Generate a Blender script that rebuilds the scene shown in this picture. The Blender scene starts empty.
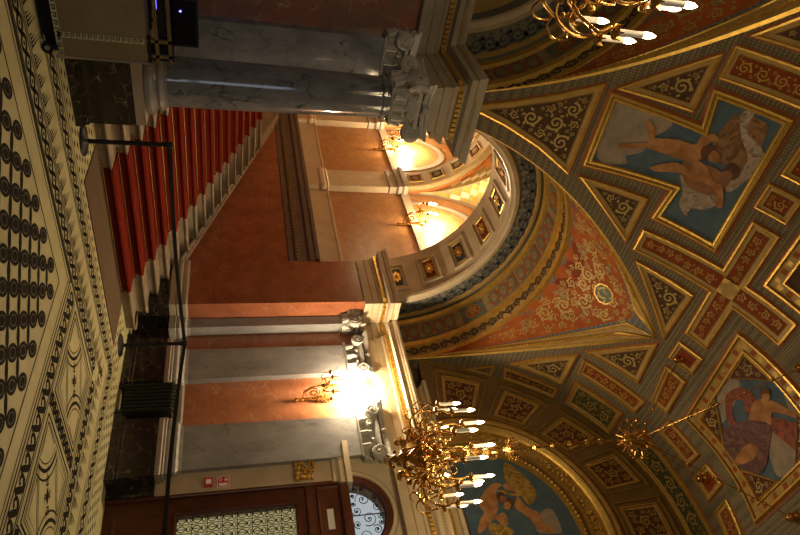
import bpy, math, random
import numpy as np
from mathutils import Vector, Matrix
from mathutils.geometry import tessellate_polygon
L_DAY = 60; L_REAR = 110; L_SC = 300; L_SH = 230; L_CH = 80
C2LOC = (0.64, 3.62, 3.12)
random.seed(7)
sc = bpy.context.scene
col = sc.collection
# ---------------- camera (the photographer held it turned a quarter: world up points right) -------
F_PX = 620.0
PITCH = math.atan(168.0/F_PX)
AZ = math.radians(48.77)
EYE = 1.6
right = Vector((math.sin(AZ), -math.cos(AZ), 0))
fl = Vector((math.cos(AZ), math.sin(AZ), 0))
fwd = fl*math.cos(PITCH) + Vector((0, 0, 1))*math.sin(PITCH)
upv = -fl*math.sin(PITCH) + Vector((0, 0, 1))*math.cos(PITCH)
cam = bpy.data.cameras.new('camera')
cam.sensor_fit = 'HORIZONTAL'; cam.sensor_width = 36.0; cam.lens = F_PX/800*36.0
cam.clip_start = 0.05; cam.clip_end = 200
camo = bpy.data.objects.new('camera', cam); col.objects.link(camo)
lx, ly, lz = upv, -right, -fwd
camo.matrix_world = Matrix(((lx.x, ly.x, lz.x, 0), (lx.y, ly.y, lz.y, 0), (lx.z, ly.z, lz.z, EYE), (0, 0, 0, 1)))
sc.camera = camo
# ---------------- world, exposure, large lights ---------------------------------------------------
sc.view_settings.view_transform = 'Standard'; sc.view_settings.look = 'None'
sc.view_settings.exposure = 0.0; sc.view_settings.gamma = 1.0
sc.view_settings.use_curve_mapping = False
w = bpy.data.worlds.new('world'); sc.world = w; w.use_nodes = True
w.node_tree.nodes['Background'].inputs[0].default_value = (0.72, 0.80, 0.95, 1)
w.node_tree.nodes['Background'].inputs[1].default_value = 0.62

def area(name, loc, target, size, power, color):
    l = bpy.data.lights.new(name, 'AREA'); l.shape = 'RECTANGLE'; l.size = size[0]; l.size_y = size[1]
    l.energy = power; l.color = color
    o = bpy.data.objects.new(name, l); col.objects.link(o); o.location = loc
    o.rotation_euler = (Vector(target)-Vector(loc)).to_track_quat('-Z', 'Y').to_euler(); return o
def point(name, loc, power, color, r=0.08):
    l = bpy.data.lights.new(name, 'POINT'); l.energy = power; l.color = color; l.shadow_soft_size = r
    o = bpy.data.objects.new(name, l); col.objects.link(o); o.location = loc; return o
WARM = (1.0, 0.78, 0.42)
area('daylight_rear_doors', (-2.6, -2.4, 2.2), (4, 7, 1.2), (2.4, 2.6), L_DAY, (0.70, 0.82, 1.0))
area('rear_fill_light', (1.5, -1.0, 5.2), (5.5, 3.5, 8.0), (2.2, 2.2), L_REAR, (1.0, 0.80, 0.50))  # warm fill added behind the camera, aimed up at the vault

# ---------------- materials -----------------------------------------------------------------------
def mat(name, color, rough=0.5, metal=0.0, emit=None, es=0.0, spec=0.22):
    m = bpy.data.materials.new(name); m.use_nodes = True
    b = m.node_tree.nodes['Principled BSDF']
    b.inputs['Base Color'].default_value = (*color, 1); b.inputs['Roughness'].default_value = rough
    b.inputs['Metallic'].default_value = metal; b.inputs['Specular IOR Level'].default_value = spec
    if emit: b.inputs['Emission Color'].default_value = (*emit, 1); b.inputs['Emission Strength'].default_value = es
    return m
def N(m, t, **kw):
    n = m.node_tree.nodes.new(t)
    for k, v in kw.items():
        if k.startswith('i_'): n.inputs[k[2:].replace('_', ' ')].default_value = v
        else: setattr(n, k, v)
    return n
def L(m, a, b): m.node_tree.links.new(a, b)
def mixc(m, fac, a, b):
    n = N(m, 'ShaderNodeMix', data_type='RGBA')
    if hasattr(fac, 'links') or hasattr(fac, 'is_output'): L(m, fac, n.inputs[0])
    else: n.inputs[0].default_value = fac
    for s, v in ((n.inputs[6], a), (n.inputs[7], b)):
        if isinstance(v, tuple): s.default_value = (*v, 1)
        else: L(m, v, s)
    return n.outputs[2]
def ramp(m, src, p0, p1, flip=False):
    n = N(m, 'ShaderNodeMapRange'); L(m, src, n.inputs[0])
    n.inputs[1].default_value = p0; n.inputs[2].default_value = p1
    n.inputs[3].default_value = 1.0 if flip else 0.0; n.inputs[4].default_value = 0.0 if flip else 1.0
    return n.outputs[0]
def mottled(name, c1, c2, scale=4, rough=0.5, metal=0.0, bump=0.0, detail=5):
    m = mat(name, c1, rough, metal); b = m.node_tree.nodes['Principled BSDF']
    tc = N(m, 'ShaderNodeTexCoord'); ns = N(m, 'ShaderNodeTexNoise', i_Scale=scale, i_Detail=detail, i_Roughness=0.6)
    L(m, tc.outputs['Object'], ns.inputs['Vector'])
    L(m, mixc(m, ramp(m, ns.outputs[0], .35, .65), c1, c2), b.inputs['Base Color'])
    if bump:
        bp = N(m, 'ShaderNodeBump', i_Strength=bump, i_Distance=0.02); L(m, ns.outputs[0], bp.inputs['Height']); L(m, bp.outputs[0], b.inputs['Normal'])
    return m
def marble(name, c1, c2, vein, scale=2.5, vw=0.03, vamt=0.7, rough=0.25, vscale=1.6, stretch=(1, 1, 1), blot=None):
    m = mat(name, c1, rough, spec=.5); b = m.node_tree.nodes['Principled BSDF']
    tc = N(m, 'ShaderNodeTexCoord'); mp = N(m, 'ShaderNodeMapping'); L(m, tc.outputs['Object'], mp.inputs[0]); mp.inputs['Scale'].default_value = stretch
    ns = N(m, 'ShaderNodeTexNoise', i_Scale=scale, i_Detail=8, i_Roughness=0.65); L(m, mp.outputs[0], ns.inputs['Vector'])
    base = mixc(m, ramp(m, ns.outputs[0], .3, .7), c1, c2)
    n2 = N(m, 'ShaderNodeTexNoise', i_Scale=scale*.9, i_Detail=6, i_Roughness=0.6); L(m, mp.outputs[0], n2.inputs['Vector'])
    sub = N(m, 'ShaderNodeVectorMath', operation='SCALE'); L(m, n2.outputs['Color'], sub.inputs[0]); sub.inputs['Scale'].default_value = 1.1/vscale*1.3
    add = N(m, 'ShaderNodeVectorMath', operation='ADD'); L(m, mp.outputs[0], add.inputs[0]); L(m, sub.outputs[0], add.inputs[1])
    vo = N(m, 'ShaderNodeTexVoronoi', feature='DISTANCE_TO_EDGE', i_Scale=vscale); L(m, add.outputs[0], vo.inputs['Vector'])
    vf = ramp(m, vo.outputs['Distance'], 0.0, vw, True)
    n3 = N(m, 'ShaderNodeTexNoise', i_Scale=scale*1.7, i_Detail=3); L(m, mp.outputs[0], n3.inputs['Vector'])
    mul = N(m, 'ShaderNodeMath', operation='MULTIPLY'); L(m, vf, mul.inputs[0]); L(m, ramp(m, n3.outputs[0], .42, .62), mul.inputs[1])
    m2 = N(m, 'ShaderNodeMath', operation='MULTIPLY'); L(m, mul.outputs[0], m2.inputs[0]); m2.inputs[1].default_value = vamt
    c = mixc(m, m2.outputs[0], base, vein)
    if blot:
        n4 = N(m, 'ShaderNodeTexNoise', i_Scale=scale*.45, i_Detail=4); L(m, mp.outputs[0], n4.inputs['Vector'])
        c = mixc(m, ramp(m, n4.outputs[0], .5, .7), c, blot)
    L(m, c, b.inputs['Base Color']); return m
def lattice(name, c1, c2, scale=30, rough=0.6):
    """fine painted interlace: small cells of one tone on another"""
    m = mat(name, c1, rough); b = m.node_tree.nodes['Principled BSDF']
    tc = N(m, 'ShaderNodeTexCoord')
    vo = N(m, 'ShaderNodeTexVoronoi', feature='F1', i_Scale=scale, i_Randomness=0.15); L(m, tc.outputs['Object'], vo.inputs['Vector'])
    L(m, mixc(m, ramp(m, vo.outputs['Distance'], .35, .5), c1, c2), b.inputs['Base Color']); return m
def arabesque(name, ground, leaf, scale=9, rough=0.55, th=.5):
    """small curling painted foliage"""
    m = mat(name, ground, rough); b = m.node_tree.nodes['Principled BSDF']
    tc = N(m, 'ShaderNodeTexCoord'); ns = N(m, 'ShaderNodeTexNoise', i_Scale=scale*.6, i_Detail=2); L(m, tc.outputs['Object'], ns.inputs['Vector'])
    sub = N(m, 'ShaderNodeVectorMath', operation='SCALE'); L(m, ns.outputs['Color'], sub.inputs[0]); sub.inputs['Scale'].default_value = 3.0/scale
    add = N(m, 'ShaderNodeVectorMath', operation='ADD'); L(m, tc.outputs['Object'], add.inputs[0]); L(m, sub.outputs[0], add.inputs[1])
    wv = N(m, 'ShaderNodeTexVoronoi', feature='SMOOTH_F1', i_Scale=scale); L(m, add.outputs[0], wv.inputs['Vector'])
    sn = N(m, 'ShaderNodeMath', operation='SINE'); mu = N(m, 'ShaderNodeMath', operation='MULTIPLY'); L(m, wv.outputs['Distance'], mu.inputs[0]); mu.inputs[1].default_value = 22
    L(m, mu.outputs[0], sn.inputs[0])
    L(m, mixc(m, ramp(m, sn.outputs[0], th-.15, th+.25), ground, leaf), b.inputs['Base Color']); return m

GOLD = mottled('gilding', (.66, .42, .10), (.52, .31, .065), 14, .34, .7)
GOLD2 = mottled('antique_gilding', (.40, .26, .07), (.30, .185, .045), 10, .42, .6)
BRASS = mottled('polished_brass', (.72, .43, .13), (.42, .22, .055), 28, .24, .95)
OCHRE = mottled('ochre_plaster', (.38, .240, .080), (.30, .185, .058), 5, .5)
BROWN = mottled('brown_plaster', (.17, .100, .038), (.125, .070, .026), 4, .55)
GREYB = lattice('grey_interlace_band', (.215, .165, .092), (.105, .088, .060), 30)
REDL = mat('red_outline', (.24, .075, .035), .6)
PRED = mottled('dark_red_field', (.21, .045, .014), (.15, .030, .011), 8, .6)
PBRN = mottled('umber_field', (.085, .045, .028), (.06, .035, .024), 8, .6)
PDK = mottled('dark_brown_field', (.11, .04, .022), (.07, .028, .018), 8, .6)
SCROLL = mottled('painted_gold_scroll', (.42, .30, .10), (.30, .21, .06), 25, .5, .15)
SCRED = mottled('ochre_scroll_on_red', (.40, .25, .06), (.30, .18, .04), 25, .5, .1)
BLUE = mottled('painted_sky_blue', (.055, .090, .135), (.085, .12, .15), 5, .65)
CLOUD = mottled('painted_cloud', (.30, .245, .19), (.20, .165, .13), 6, .65)
FLESH = mottled('painted_flesh', (.42, .215, .095), (.25, .11, .045), 7, .65)
FLESHL = mottled('painted_light_flesh', (.45, .24, .11), (.36, .17, .075), 8, .65)
SHADE = mottled('painted_umber_flesh', (.26, .12, .055), (.18, .08, .04), 9, .65)
HAIR = mottled('painted_dark_hair', (.12, .05, .025), (.07, .03, .018), 14, .65)
def brushed(name, c1, c2, c3, scale=6):
    """brush work: soft curved folds"""
    m = mat(name, c1, .65); b = m.node_tree.nodes['Principled BSDF']
    tc = N(m, 'ShaderNodeTexCoord'); wv = N(m, 'ShaderNodeTexNoise', i_Scale=scale*.9, i_Detail=1.5, i_Distortion=2.5)
    L(m, tc.outputs['Object'], wv.inputs['Vector']); ns = N(m, 'ShaderNodeTexNoise', i_Scale=scale*1.3, i_Detail=4); L(m, tc.outputs['Object'], ns.inputs['Vector'])
    L(m, mixc(m, ramp(m, ns.outputs[0], .45, .7), mixc(m, ramp(m, wv.outputs[0], .38, .62), c1, c2), c3), b.inputs['Base Color']); return m
DRAPE = brushed('painted_tan_drapery', (.25, .14, .07), (.12, .065, .035), (.19, .10, .055))
WHITED = brushed('painted_pale_drapery', (.38, .31, .25), (.17, .12, .09), (.28, .21, .16), 7)
REDD = brushed('painted_red_drapery', (.27, .07, .04), (.11, .03, .022), (.19, .055, .035))
PURP = brushed('painted_plum_drapery', (.17, .085, .08), (.075, .035, .035), (.12, .05, .035))
YELD = brushed('painted_golden_drapery', (.40, .26, .05), (.18, .11, .03), (.27, .16, .035))
SAIL = mottled('vermilion_plaster', (.35, .095, .022), (.26, .065, .018), 5, .6)
VERM = mottled('vermilion_field', (.30, .085, .022), (.23, .060, .018), 6, .6)
HATCH = lattice('blue_hatched_border', (.21, .17, .11), (.075, .085, .10), 26)
BLUEG = mottled('slate_blue_field', (.185, .175, .125), (.14, .135, .105), 8, .6)
BLUESC = mottled('slate_blue_scroll', (.075, .080, .085), (.055, .06, .065), 12, .6)
TANF = mottled('tan_field', (.27, .20, .095), (.21, .155, .075), 8, .6)
GREEN = mottled('verdigris_field', (.12, .15, .11), (.09, .12, .10), 8, .6)
DKSC = mottled('dark_brown_scroll', (.06, .035, .02), (.04, .025, .016), 12, .6)
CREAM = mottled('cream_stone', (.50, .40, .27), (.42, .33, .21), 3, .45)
CREAM2 = mottled('grey_cream_stone', (.36, .31, .24), (.30, .255, .195), 3, .45)
DARKST = mottled('grey_brown_moulding', (.15, .115, .095), (.11, .085, .07), 6, .4)
LIME = mottled('limestone_step', (.30, .235, .15), (.23, .18, .12), 5, .5)
REDM = marble('red_marble', (.32, .110, .050), (.20, .066, .030), (.56, .34, .20), 3, .020, .6, .22, 6.0)
REDP = marble('orange_red_marble', (.40, .165, .080), (.29, .105, .048), (.66, .45, .30), 3.2, .022, .65, .22, 6.0)
REDB = marble('brown_red_marble', (.30, .125, .085), (.19, .085, .06), (.50, .36, .30), 3, .03, .65, .25, 3.4, blot=(.17, .10, .08))
ORNG = marble('orange_scagliola', (.38, .185, .065), (.25, .105, .035), (.52, .30, .13), 7, .02, .4, .35, 4)
GREYM = marble('grey_marble', (.29, .28, .265), (.15, .145, .145), (.07, .07, .075), 2.4, .02, .7, .2, 1.5, (1, 1, .5))
GREYC = marble('blue_grey_column_marble', (.20, .205, .22), (.085, .09, .105), (.022, .024, .03), 4.0, .035, .95, .08, 2.6, (1, 1, .6))
BLACKM = marble('black_gold_marble', (.030, .022, .018), (.018, .014, .012), (.50, .38, .25), 4.5, .016, .65, .12, 5.0)
STUC = mottled('grey_stone_capital', (.40, .375, .33), (.30, .285, .255), 12, .5, 0, .2)
CARPET = mottled('red_stair_carpet', (.185, .018, .008), (.135, .012, .006), 60, .95, 0, .3)
MATM = mottled('taupe_floor_mat', (.15, .105, .065), (.12, .085, .055), 40, .95, 0, .4)
IRON = mat('black_painted_iron', (.018, .016, .015), .45, .3)
BLACK = mat('black_plastic', (.012, .012, .013), .4)
BELT = mat('black_webbing', (.010, .010, .011), .85)
WOOD = mottled('mahogany', (.115, .038, .018), (.075, .024, .012), 3, .3, 0, 0)
GREEND = mottled('dark_green_field', (.075, .075, .035), (.055, .055, .028), 8, .6)
MOS1 = mottled('mosaic_cream', (.52, .49, .27), (.46, .42, .225), 7, .6)
MOS2 = mottled('mosaic_black', (.026, .025, .022), (.045, .040, .033), 30, .5)
for m_ in (MOS1, MOS2): m_.node_tree.nodes['Principled BSDF'].inputs['Specular IOR Level'].default_value = .10
MOS2.node_tree.nodes['Principled BSDF'].inputs['Specular IOR Level'].default_value = 0.0
for m_ in (CARPET, MATM, SAIL, VERM, PRED, PBRN, PDK, GREYB, BLUE, FLESH, CLOUD, DRAPE, BLUEG): m_.node_tree.nodes['Principled BSDF'].inputs['Specular IOR Level'].default_value = .06
# ---------------- mesh helpers --------------------------------------------------------------------
class MB:
    def __init__(s): s.v = []; s.f = []; s.fm = []; s.mats = []
    def mi(s, m):
        if m not in s.mats: s.mats.append(m)
        return s.mats.index(m)
    def face(s, pts, m):
        k = len(s.v); s.v.extend([tuple(p) for p in pts]); s.f.append(tuple(range(k, k+len(pts)))); s.fm.append(s.mi(m))
    def grid(s, rows, m, closed=False, mats=None):
        """rows of points; mats: per column material"""
        k = len(s.v); n = len(rows[0])
        for r in rows: s.v.extend([tuple(p) for p in r])
        for i in range(len(rows)-1):
            for j in range(n if closed else n-1):
                j2 = (j+1) % n
                s.f.append((k+i*n+j, k+i*n+j2, k+(i+1)*n+j2, k+(i+1)*n+j)); s.fm.append(s.mi(mats[j] if mats else m))
    def box(s, x0, x1, y0, y1, z0, z1, m):
        p = [(x, y, z) for z in (z0, z1) for x, y in ((x0, y0), (x1, y0), (x1, y1), (x0, y1))]
        k = len(s.v); s.v.extend(p)
        for q in ((0, 3, 2, 1), (4, 5, 6, 7), (0, 1, 5, 4), (1, 2, 6, 5), (2, 3, 7, 6), (3, 0, 4, 7)):
            s.f.append(tuple(k+i for i in q)); s.fm.append(s.mi(m))
    def obox(s, c, ax, ay, az, m):
        c, ax, ay, az = Vector(c), Vector(ax), Vector(ay), Vector(az); k = len(s.v)
        for sz in (-1, 1):
            for sx, sy in ((-1, -1), (1, -1), (1, 1), (-1, 1)): s.v.append(tuple(c+ax*sx+ay*sy+az*sz))
        for q in ((0, 3, 2, 1), (4, 5, 6, 7), (0, 1, 5, 4), (1, 2, 6, 5), (2, 3, 7, 6), (3, 0, 4, 7)):
            s.f.append(tuple(k+i for i in q)); s.fm.append(s.mi(m))
    def lathe(s, prof, c, m, n=20, axis=(0, 0, 1)):
        ax = Vector(axis).normalized(); a = ax.orthogonal().normalized(); b = ax.cross(a); c = Vector(c)
        rows = [[c+ax*z+(a*math.cos(6.28318*i/n)+b*math.sin(6.28318*i/n))*max(r, 1e-4) for i in range(n)] for r, z in prof]
        s.grid(rows, m, closed=True)
    def tube(s, pts, r, m, n=8):
        pts = [Vector(p) for p in pts]; rows = []; a = None
        for i, p in enumerate(pts):
            t = (pts[min(i+1, len(pts)-1)]-pts[max(i-1, 0)])
            if t.length < 1e-9: t = Vector((0, 0, 1))
            t.normalize()
            if a is None: a = t.orthogonal().normalized()
            a = (a-t*a.dot(t)); a = a.normalized() if a.length > 1e-6 else t.orthogonal().normalized()
            b = t.cross(a); rr = r[i] if isinstance(r, (list, tuple)) else r
            rows.append([p+(a*math.cos(6.28318*j/n)+b*math.sin(6.28318*j/n))*rr for j in range(n)])
        s.grid(rows, m, closed=True)
        s.face(rows[0][::-1], m); s.face(rows[-1], m)
    def ball(s, c, r, m, n=10):
        k = max(4, n//2); s.lathe([(r*math.sin(math.pi*i/k), -r*math.cos(math.pi*i/k)) for i in range(k+1)], c, m, n)
    def sweep(s, path, prof, m, mats=None, closed=False):
        """moulding: path = plan polyline (room on its left side is negative offset), prof = (out, z)"""
        P = [Vector((p[0], p[1])) for p in path]; n = len(P); rows = []
        for i in range(n):
            if closed: d0 = (P[i]-P[i-1]); d1 = (P[(i+1) % n]-P[i])
            else: d0 = P[i]-P[i-1] if i else P[1]-P[0]; d1 = P[i+1]-P[i] if i < n-1 else P[-1]-P[-2]
            d0.normalize(); d1.normalize(); n0 = Vector((d0.y, -d0.x)); n1 = Vector((d1.y, -d1.x))
            b = (n0+n1); b = b/max(.25, b.dot(n0)) if b.length > 1e-6 else n0
            rows.append([(P[i].x+b.x*o, P[i].y+b.y*o, z) for o, z in prof])
        if closed: rows.append(rows[0])
        s.grid(rows, m, mats=mats)
    def build(s, name, parent=None, smooth=False, kind=None, label=None, cat=None, group=None, loc=None):
        me = bpy.data.meshes.new(name)
        off = Vector((0, 0, 0))
        p = parent
        while p is not None: off += p.location; p = p.parent
        if loc is not None: off += Vector(loc)
        me.from_pydata([(x-off.x, y-off.y, z-off.z) for x, y, z in s.v], [], s.f)
        for m in s.mats: me.materials.append(m)
        me.polygons.foreach_set('material_index', s.fm)
        if smooth: me.polygons.foreach_set('use_smooth', [True]*len(s.f))
        me.update()
        import bmesh
        bm = bmesh.new(); bm.from_mesh(me); bmesh.ops.remove_doubles(bm, verts=bm.verts, dist=1e-5)
        bm.to_mesh(me); bm.free()
        if smooth:
            try: me.set_sharp_from_angle(angle=math.radians(40))
            except Exception: pass
        o = bpy.data.objects.new(name, me); col.objects.link(o); o.parent = parent
        if loc is not None: o.location = loc
        tag(o, label, cat, group, kind); return o
def tag(o, label=None, cat=None, group=None, kind=None):
    if label: o['label'] = label
    if cat: o['category'] = cat
    if group: o['group'] = group
    if kind: o['kind'] = kind
    return o
def empty(name, loc, label=None, cat=None, group=None, kind=None, rz=0):
    o = bpy.data.objects.new(name, None); col.objects.link(o); o.location = loc; o.rotation_euler = (0, 0, rz)
    o.empty_display_size = .1
    return tag(o, label, cat, group, kind)
def flow(pts, k=4):
    P = [Vector(p) for p in pts]; n = len(P); o = []
    for i in range(n-1):
        p0, p1, p2, p3 = P[max(0, i-1)], P[i], P[i+1], P[min(n-1, i+2)]
        for q in range(k):
            t = q/k; o.append(.5*((2*p1)+(p2-p0)*t+(2*p0-5*p1+4*p2-p3)*t*t+(3*p1-p0-3*p2+p3)*t**3))
    return o+[P[-1]]
def children(o): return [c for c in bpy.data.objects if c.parent == o]
def copy_tree(o, parent=None):
    c = o.copy(); col.objects.link(c); c.parent = parent
    for ch in children(o): copy_tree(ch, c)
    return c
# ---------------- the curved surfaces --------------------------------------------------------------
YC, AY, ZS, BZ = 3.4, 3.4, 3.2, 4.8           # main vault: half ellipse across the room, axis along x
def vz(y): return ZS+BZ*math.sqrt(max(0, 1-((y-YC)/AY)**2))
_ys = np.concatenate([np.linspace(YC, 6.6, 400), YC+AY*np.sin(np.linspace(math.asin(3.2/3.4), math.pi/2, 200))[1:]])
_zs = np.array([vz(y) for y in _ys]); _s = np.concatenate([[0], np.cumsum(np.hypot(np.diff(_ys), np.diff(_zs)))])
def y2s(y): return float(np.interp(abs(y-YC), _ys-YC, _s))*(1 if y >= YC else -1)
def s2y(s): return YC+float(np.interp(abs(s), _s, _ys-YC))*(1 if s >= 0 else -1)
def VS(x, s, d=0):
    """point of the main vault at x and arc length s, d metres below the surface"""
    y = s2y(s); z = vz(y); ny = (y-YC)/AY**2; nz = (z-ZS)/BZ**2; l = math.hypot(ny, nz) or 1
    return (x, y-ny/l*d, z-nz/l*d)
BAYS = (0.79, 5.72); YG = 6.78; YA = 5.0; W0 = 2.38; Z0 = 4.25
def gw(y): return W0*max(0., (y-YA)/(YG-YA))
def crown(y): t = (YG-y)/(YG-YA); return 6.63+(vz(YA)-6.63)*t

def inset(poly, o):
    n = len(poly); A = sum(poly[i][0]*poly[(i+1) % n][1]-poly[(i+1) % n][0]*poly[i][1] for i in range(n))
    sg = 1 if A > 0 else -1; out = []
    for i in range(n):
        p0, p1, p2 = Vector(poly[i-1]), Vector(poly[i]), Vector(poly[(i+1) % n])
        d0 = (p1-p0).normalized(); d1 = (p2-p1).normalized()
        n0 = Vector((-d0.y, d0.x))*sg; n1 = Vector((-d1.y, d1.x))*sg
        b = n0+n1; b = b/max(.12, 1+n0.dot(n1)); out.append((p1.x+b.x*o, p1.y+b.y*o))
    return out
def strip(mb, fn, poly, o0, d0, o1, d1, m, step=.14):
    A, B = inset(poly, o0), inset(poly, o1); n = len(poly)
    for i in range(n):
        a0, a1, b0, b1 = A[i], A[(i+1) % n], B[i], B[(i+1) % n]
        k = max(1, int(math.hypot(a1[0]-a0[0], a1[1]-a0[1])/step))
        ra = [fn(a0[0]+(a1[0]-a0[0])*t/k, a0[1]+(a1[1]-a0[1])*t/k, d0) for t in range(k+1)]
        rb = [fn(b0[0]+(b1[0]-b0[0])*t/k, b0[1]+(b1[1]-b0[1])*t/k, d1) for t in range(k+1)]
        mb.grid([ra, rb], m)
def fill(mb, fn, poly, d, m, lv=2):
    tris = tessellate_polygon([[Vector((p[0], p[1], 0)) for p in poly]])
    T = [[poly[i] for i in t] for t in tris]
    def area(t): return abs((t[1][0]-t[0][0])*(t[2][1]-t[0][1])-(t[2][0]-t[0][0])*(t[1][1]-t[0][1]))/2
    for _ in range(lv):
        n = []
        for a, b, c in T:
            ab = ((a[0]+b[0])/2, (a[1]+b[1])/2); bc = ((c[0]+b[0])/2, (c[1]+b[1])/2); ca = ((a[0]+c[0])/2, (a[1]+c[1])/2)
            n += [(a, ab, ca), (ab, b, bc), (ca, bc, c), (ab, bc, ca)]
        T = n
    for t in T: mb.face([fn(p[0], p[1], d) for p in t], m)
def ribbon(mb, fn, pts, wd, d, m):
    n = len(pts); A = []; B = []
    for i, p in enumerate(pts):
        q0, q1 = pts[max(0, i-1)], pts[min(n-1, i+1)]; dx, dy = q1[0]-q0[0], q1[1]-q0[1]; l = math.hypot(dx, dy) or 1
        ww = wd[i] if isinstance(wd, (list, tuple)) else wd
        A.append(fn(p[0]-dy/l*ww, p[1]+dx/l*ww, d)); B.append(fn(p[0]+dy/l*ww, p[1]-dx/l*ww, d))
    mb.grid([A, B], m)
def disc(mb, fn, x, y, r, d, m, n=12, squash=1.0, rot=0.0):
    pts = []
    for i in range(n):
        a = 6.28318*i/n; u, v = r*math.cos(a), r*squash*math.sin(a)
        pts.append(fn(x+u*math.cos(rot)-v*math.sin(rot), y+u*math.sin(rot)+v*math.cos(rot), d))
    mb.face(pts, m)
def spiral(mb, fn, x, y, r, d, m, a0=0., sg=1, turns=1.4, n=16, leaf=True, wd=.15):
    pts = []; ws = []
    for i in range(n+1):
        t = i/n; rr = r*(1-.80*t); a = a0+sg*t*turns*6.28318
        pts.append((x+rr*math.cos(a), y+rr*math.sin(a))); ws.append(r*wd*(1-.3*t))
    ribbon(mb, fn, pts, ws, d, m)
    disc(mb, fn, pts[-1][0], pts[-1][1], r*.17, d, m, 7)
    if leaf:
        for k in range(5):
            a = a0+sg*(.5+1.15*k); c, s_ = math.cos(a), math.sin(a)
            bx, by = x+r*.93*c, y+r*.93*s_; tx, ty = x+r*1.30*math.cos(a-sg*.35), y+r*1.30*math.sin(a-sg*.35)
            ribbon(mb, fn, [(bx, by), ((bx+tx)/2, (by+ty)/2), (tx, ty)], [r*.08, r*.17, r*.01], d, m)
def pdist(poly, P):
    """distance of points P (n,2) to the polygon edges, negative outside"""
    d = np.full(len(P), 1e9); ins = np.zeros(len(P), bool); n = len(poly)
    for i in range(n):
        a = np.array(poly[i]); b = np.array(poly[(i+1) % n]); ab = b-a
        t = np.clip(((P-a)@ab)/(ab@ab+1e-12), 0, 1); d = np.minimum(d, np.hypot(*(P-(a+t[:, None]*ab)).T))
        c = (a[1] > P[:, 1]) != (b[1] > P[:, 1])
        with np.errstate(divide='ignore', invalid='ignore'):
            xx = a[0]+(P[:, 1]-a[1])*(ab[0])/(ab[1] if abs(ab[1]) > 1e-12 else 1e-12)
        ins ^= c & (P[:, 0] < xx)
    return np.where(ins, d, -d)
def scrolls(mb, fn, poly, d, m, rmin=.035, rmax=.14, kmax=26):
    A = np.array(poly); lo, hi = A.min(0), A.max(0)
    g = max((hi-lo).max()/46, .008); X, Y = np.meshgrid(np.arange(lo[0], hi[0], g), np.arange(lo[1], hi[1], g))
    P = np.c_[X.ravel(), Y.ravel()]; D = pdist(poly, P)
    for k in range(kmax):
        i = int(D.argmax()); r = min(D[i], rmax)
        if r < rmin: break
        x, y = P[i]; spiral(mb, fn, x, y, r*.74, d, m, a0=random.random()*6.28, sg=1 if k % 2 else -1)
        D = np.minimum(D, np.hypot(P[:, 0]-x, P[:, 1]-y)-r*.98)
def coffer(parent, fn, poly, field, orn=None, size=1., edge=GOLD, flat=OCHRE, red=True, k=None, kmax=30, name='coffer', deep=0, label=None):
    """gilt frame and painted field laid on a surface fn(u, v, d)"""
    A = np.array(poly); lo, hi = A.min(0), A.max(0)
    X, Y = np.meshgrid(np.linspace(lo[0], hi[0], 30), np.linspace(lo[1], hi[1], 30)); P = np.c_[X.ravel(), Y.ravel()]
    rin = float(pdist(poly, P).max()); q = min(1., rin/.20)*size if k is None else k
    f = MB()
    if red: strip(f, fn, poly, -.018*q, .003, 0, .003, REDL)
    strip(f, fn, poly, 0, .001, .006*q, .030, edge); strip(f, fn, poly, .006*q, .030, .030*q, .034, edge)
    strip(f, fn, poly, .030*q, .034, .038*q, .016, edge)
    strip(f, fn, poly, .038*q, .016, .086*q, .012, flat)
    strip(f, fn, poly, .086*q, .012, .090*q, .020, GOLD2); strip(f, fn, poly, .090*q, .020, .098*q, .010, GOLD2)
    fr = f.build(name+'_frame', parent)
    p = MB(); inn = inset(poly, .098*q); fill(p, fn, inn, .010, field)
    if orn: scrolls(p, fn, inset(poly, .103*q), .016, orn, rmin=.016, kmax=kmax)
    p.build(name+'_panel', fr, label=label)
    return fr
# ======================= STRUCTURE ===================================================================
XD = 8.15          # face of the door wall
YW = 7.75          # face of the arch wall
YB = 8.85          # its far side
# ---- main vault with the two pierced bays ----
cl = MB()
def row(y):
    z = vz(y); w_ = gw(y) if y > YA else 0.
    return z, w_
yl = [YC+AY*math.sin(a) for a in np.linspace(math.asin((YG-YC)/AY), math.asin((YA-YC)/AY), 26)]
segs = lambda w_: ((-2.2, BAYS[0]-w_), (BAYS[0]+w_, BAYS[1]-w_), (BAYS[1]+w_, XD))
for y0, y1 in zip(yl[:-1], yl[1:]):
    for (a0, b0), (a1, b1) in zip(segs(gw(y0)), segs(gw(y1))):
        if b0 > a0 or b1 > a1:
            b0 = max(a0, b0)
            k = 8
            cl.grid([[(a0+(b0-a0)*i/k, y0, vz(y0)) for i in range(k+1)], [(a1+(b1-a1)*i/k, y1, vz(y1)) for i in range(k+1)]], GREYB)
yl2 = [YC+AY*math.sin(a) for a in np.linspace(math.asin((YA-YC)/AY), -math.pi/2, 44)]
cl.grid([[(x, y, vz(y)) for x in (-2.2, BAYS[0], 3.25, BAYS[1], XD)] for y in yl2], GREYB)
ceiling = cl.build('ceiling', smooth=True, kind='structure')
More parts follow.
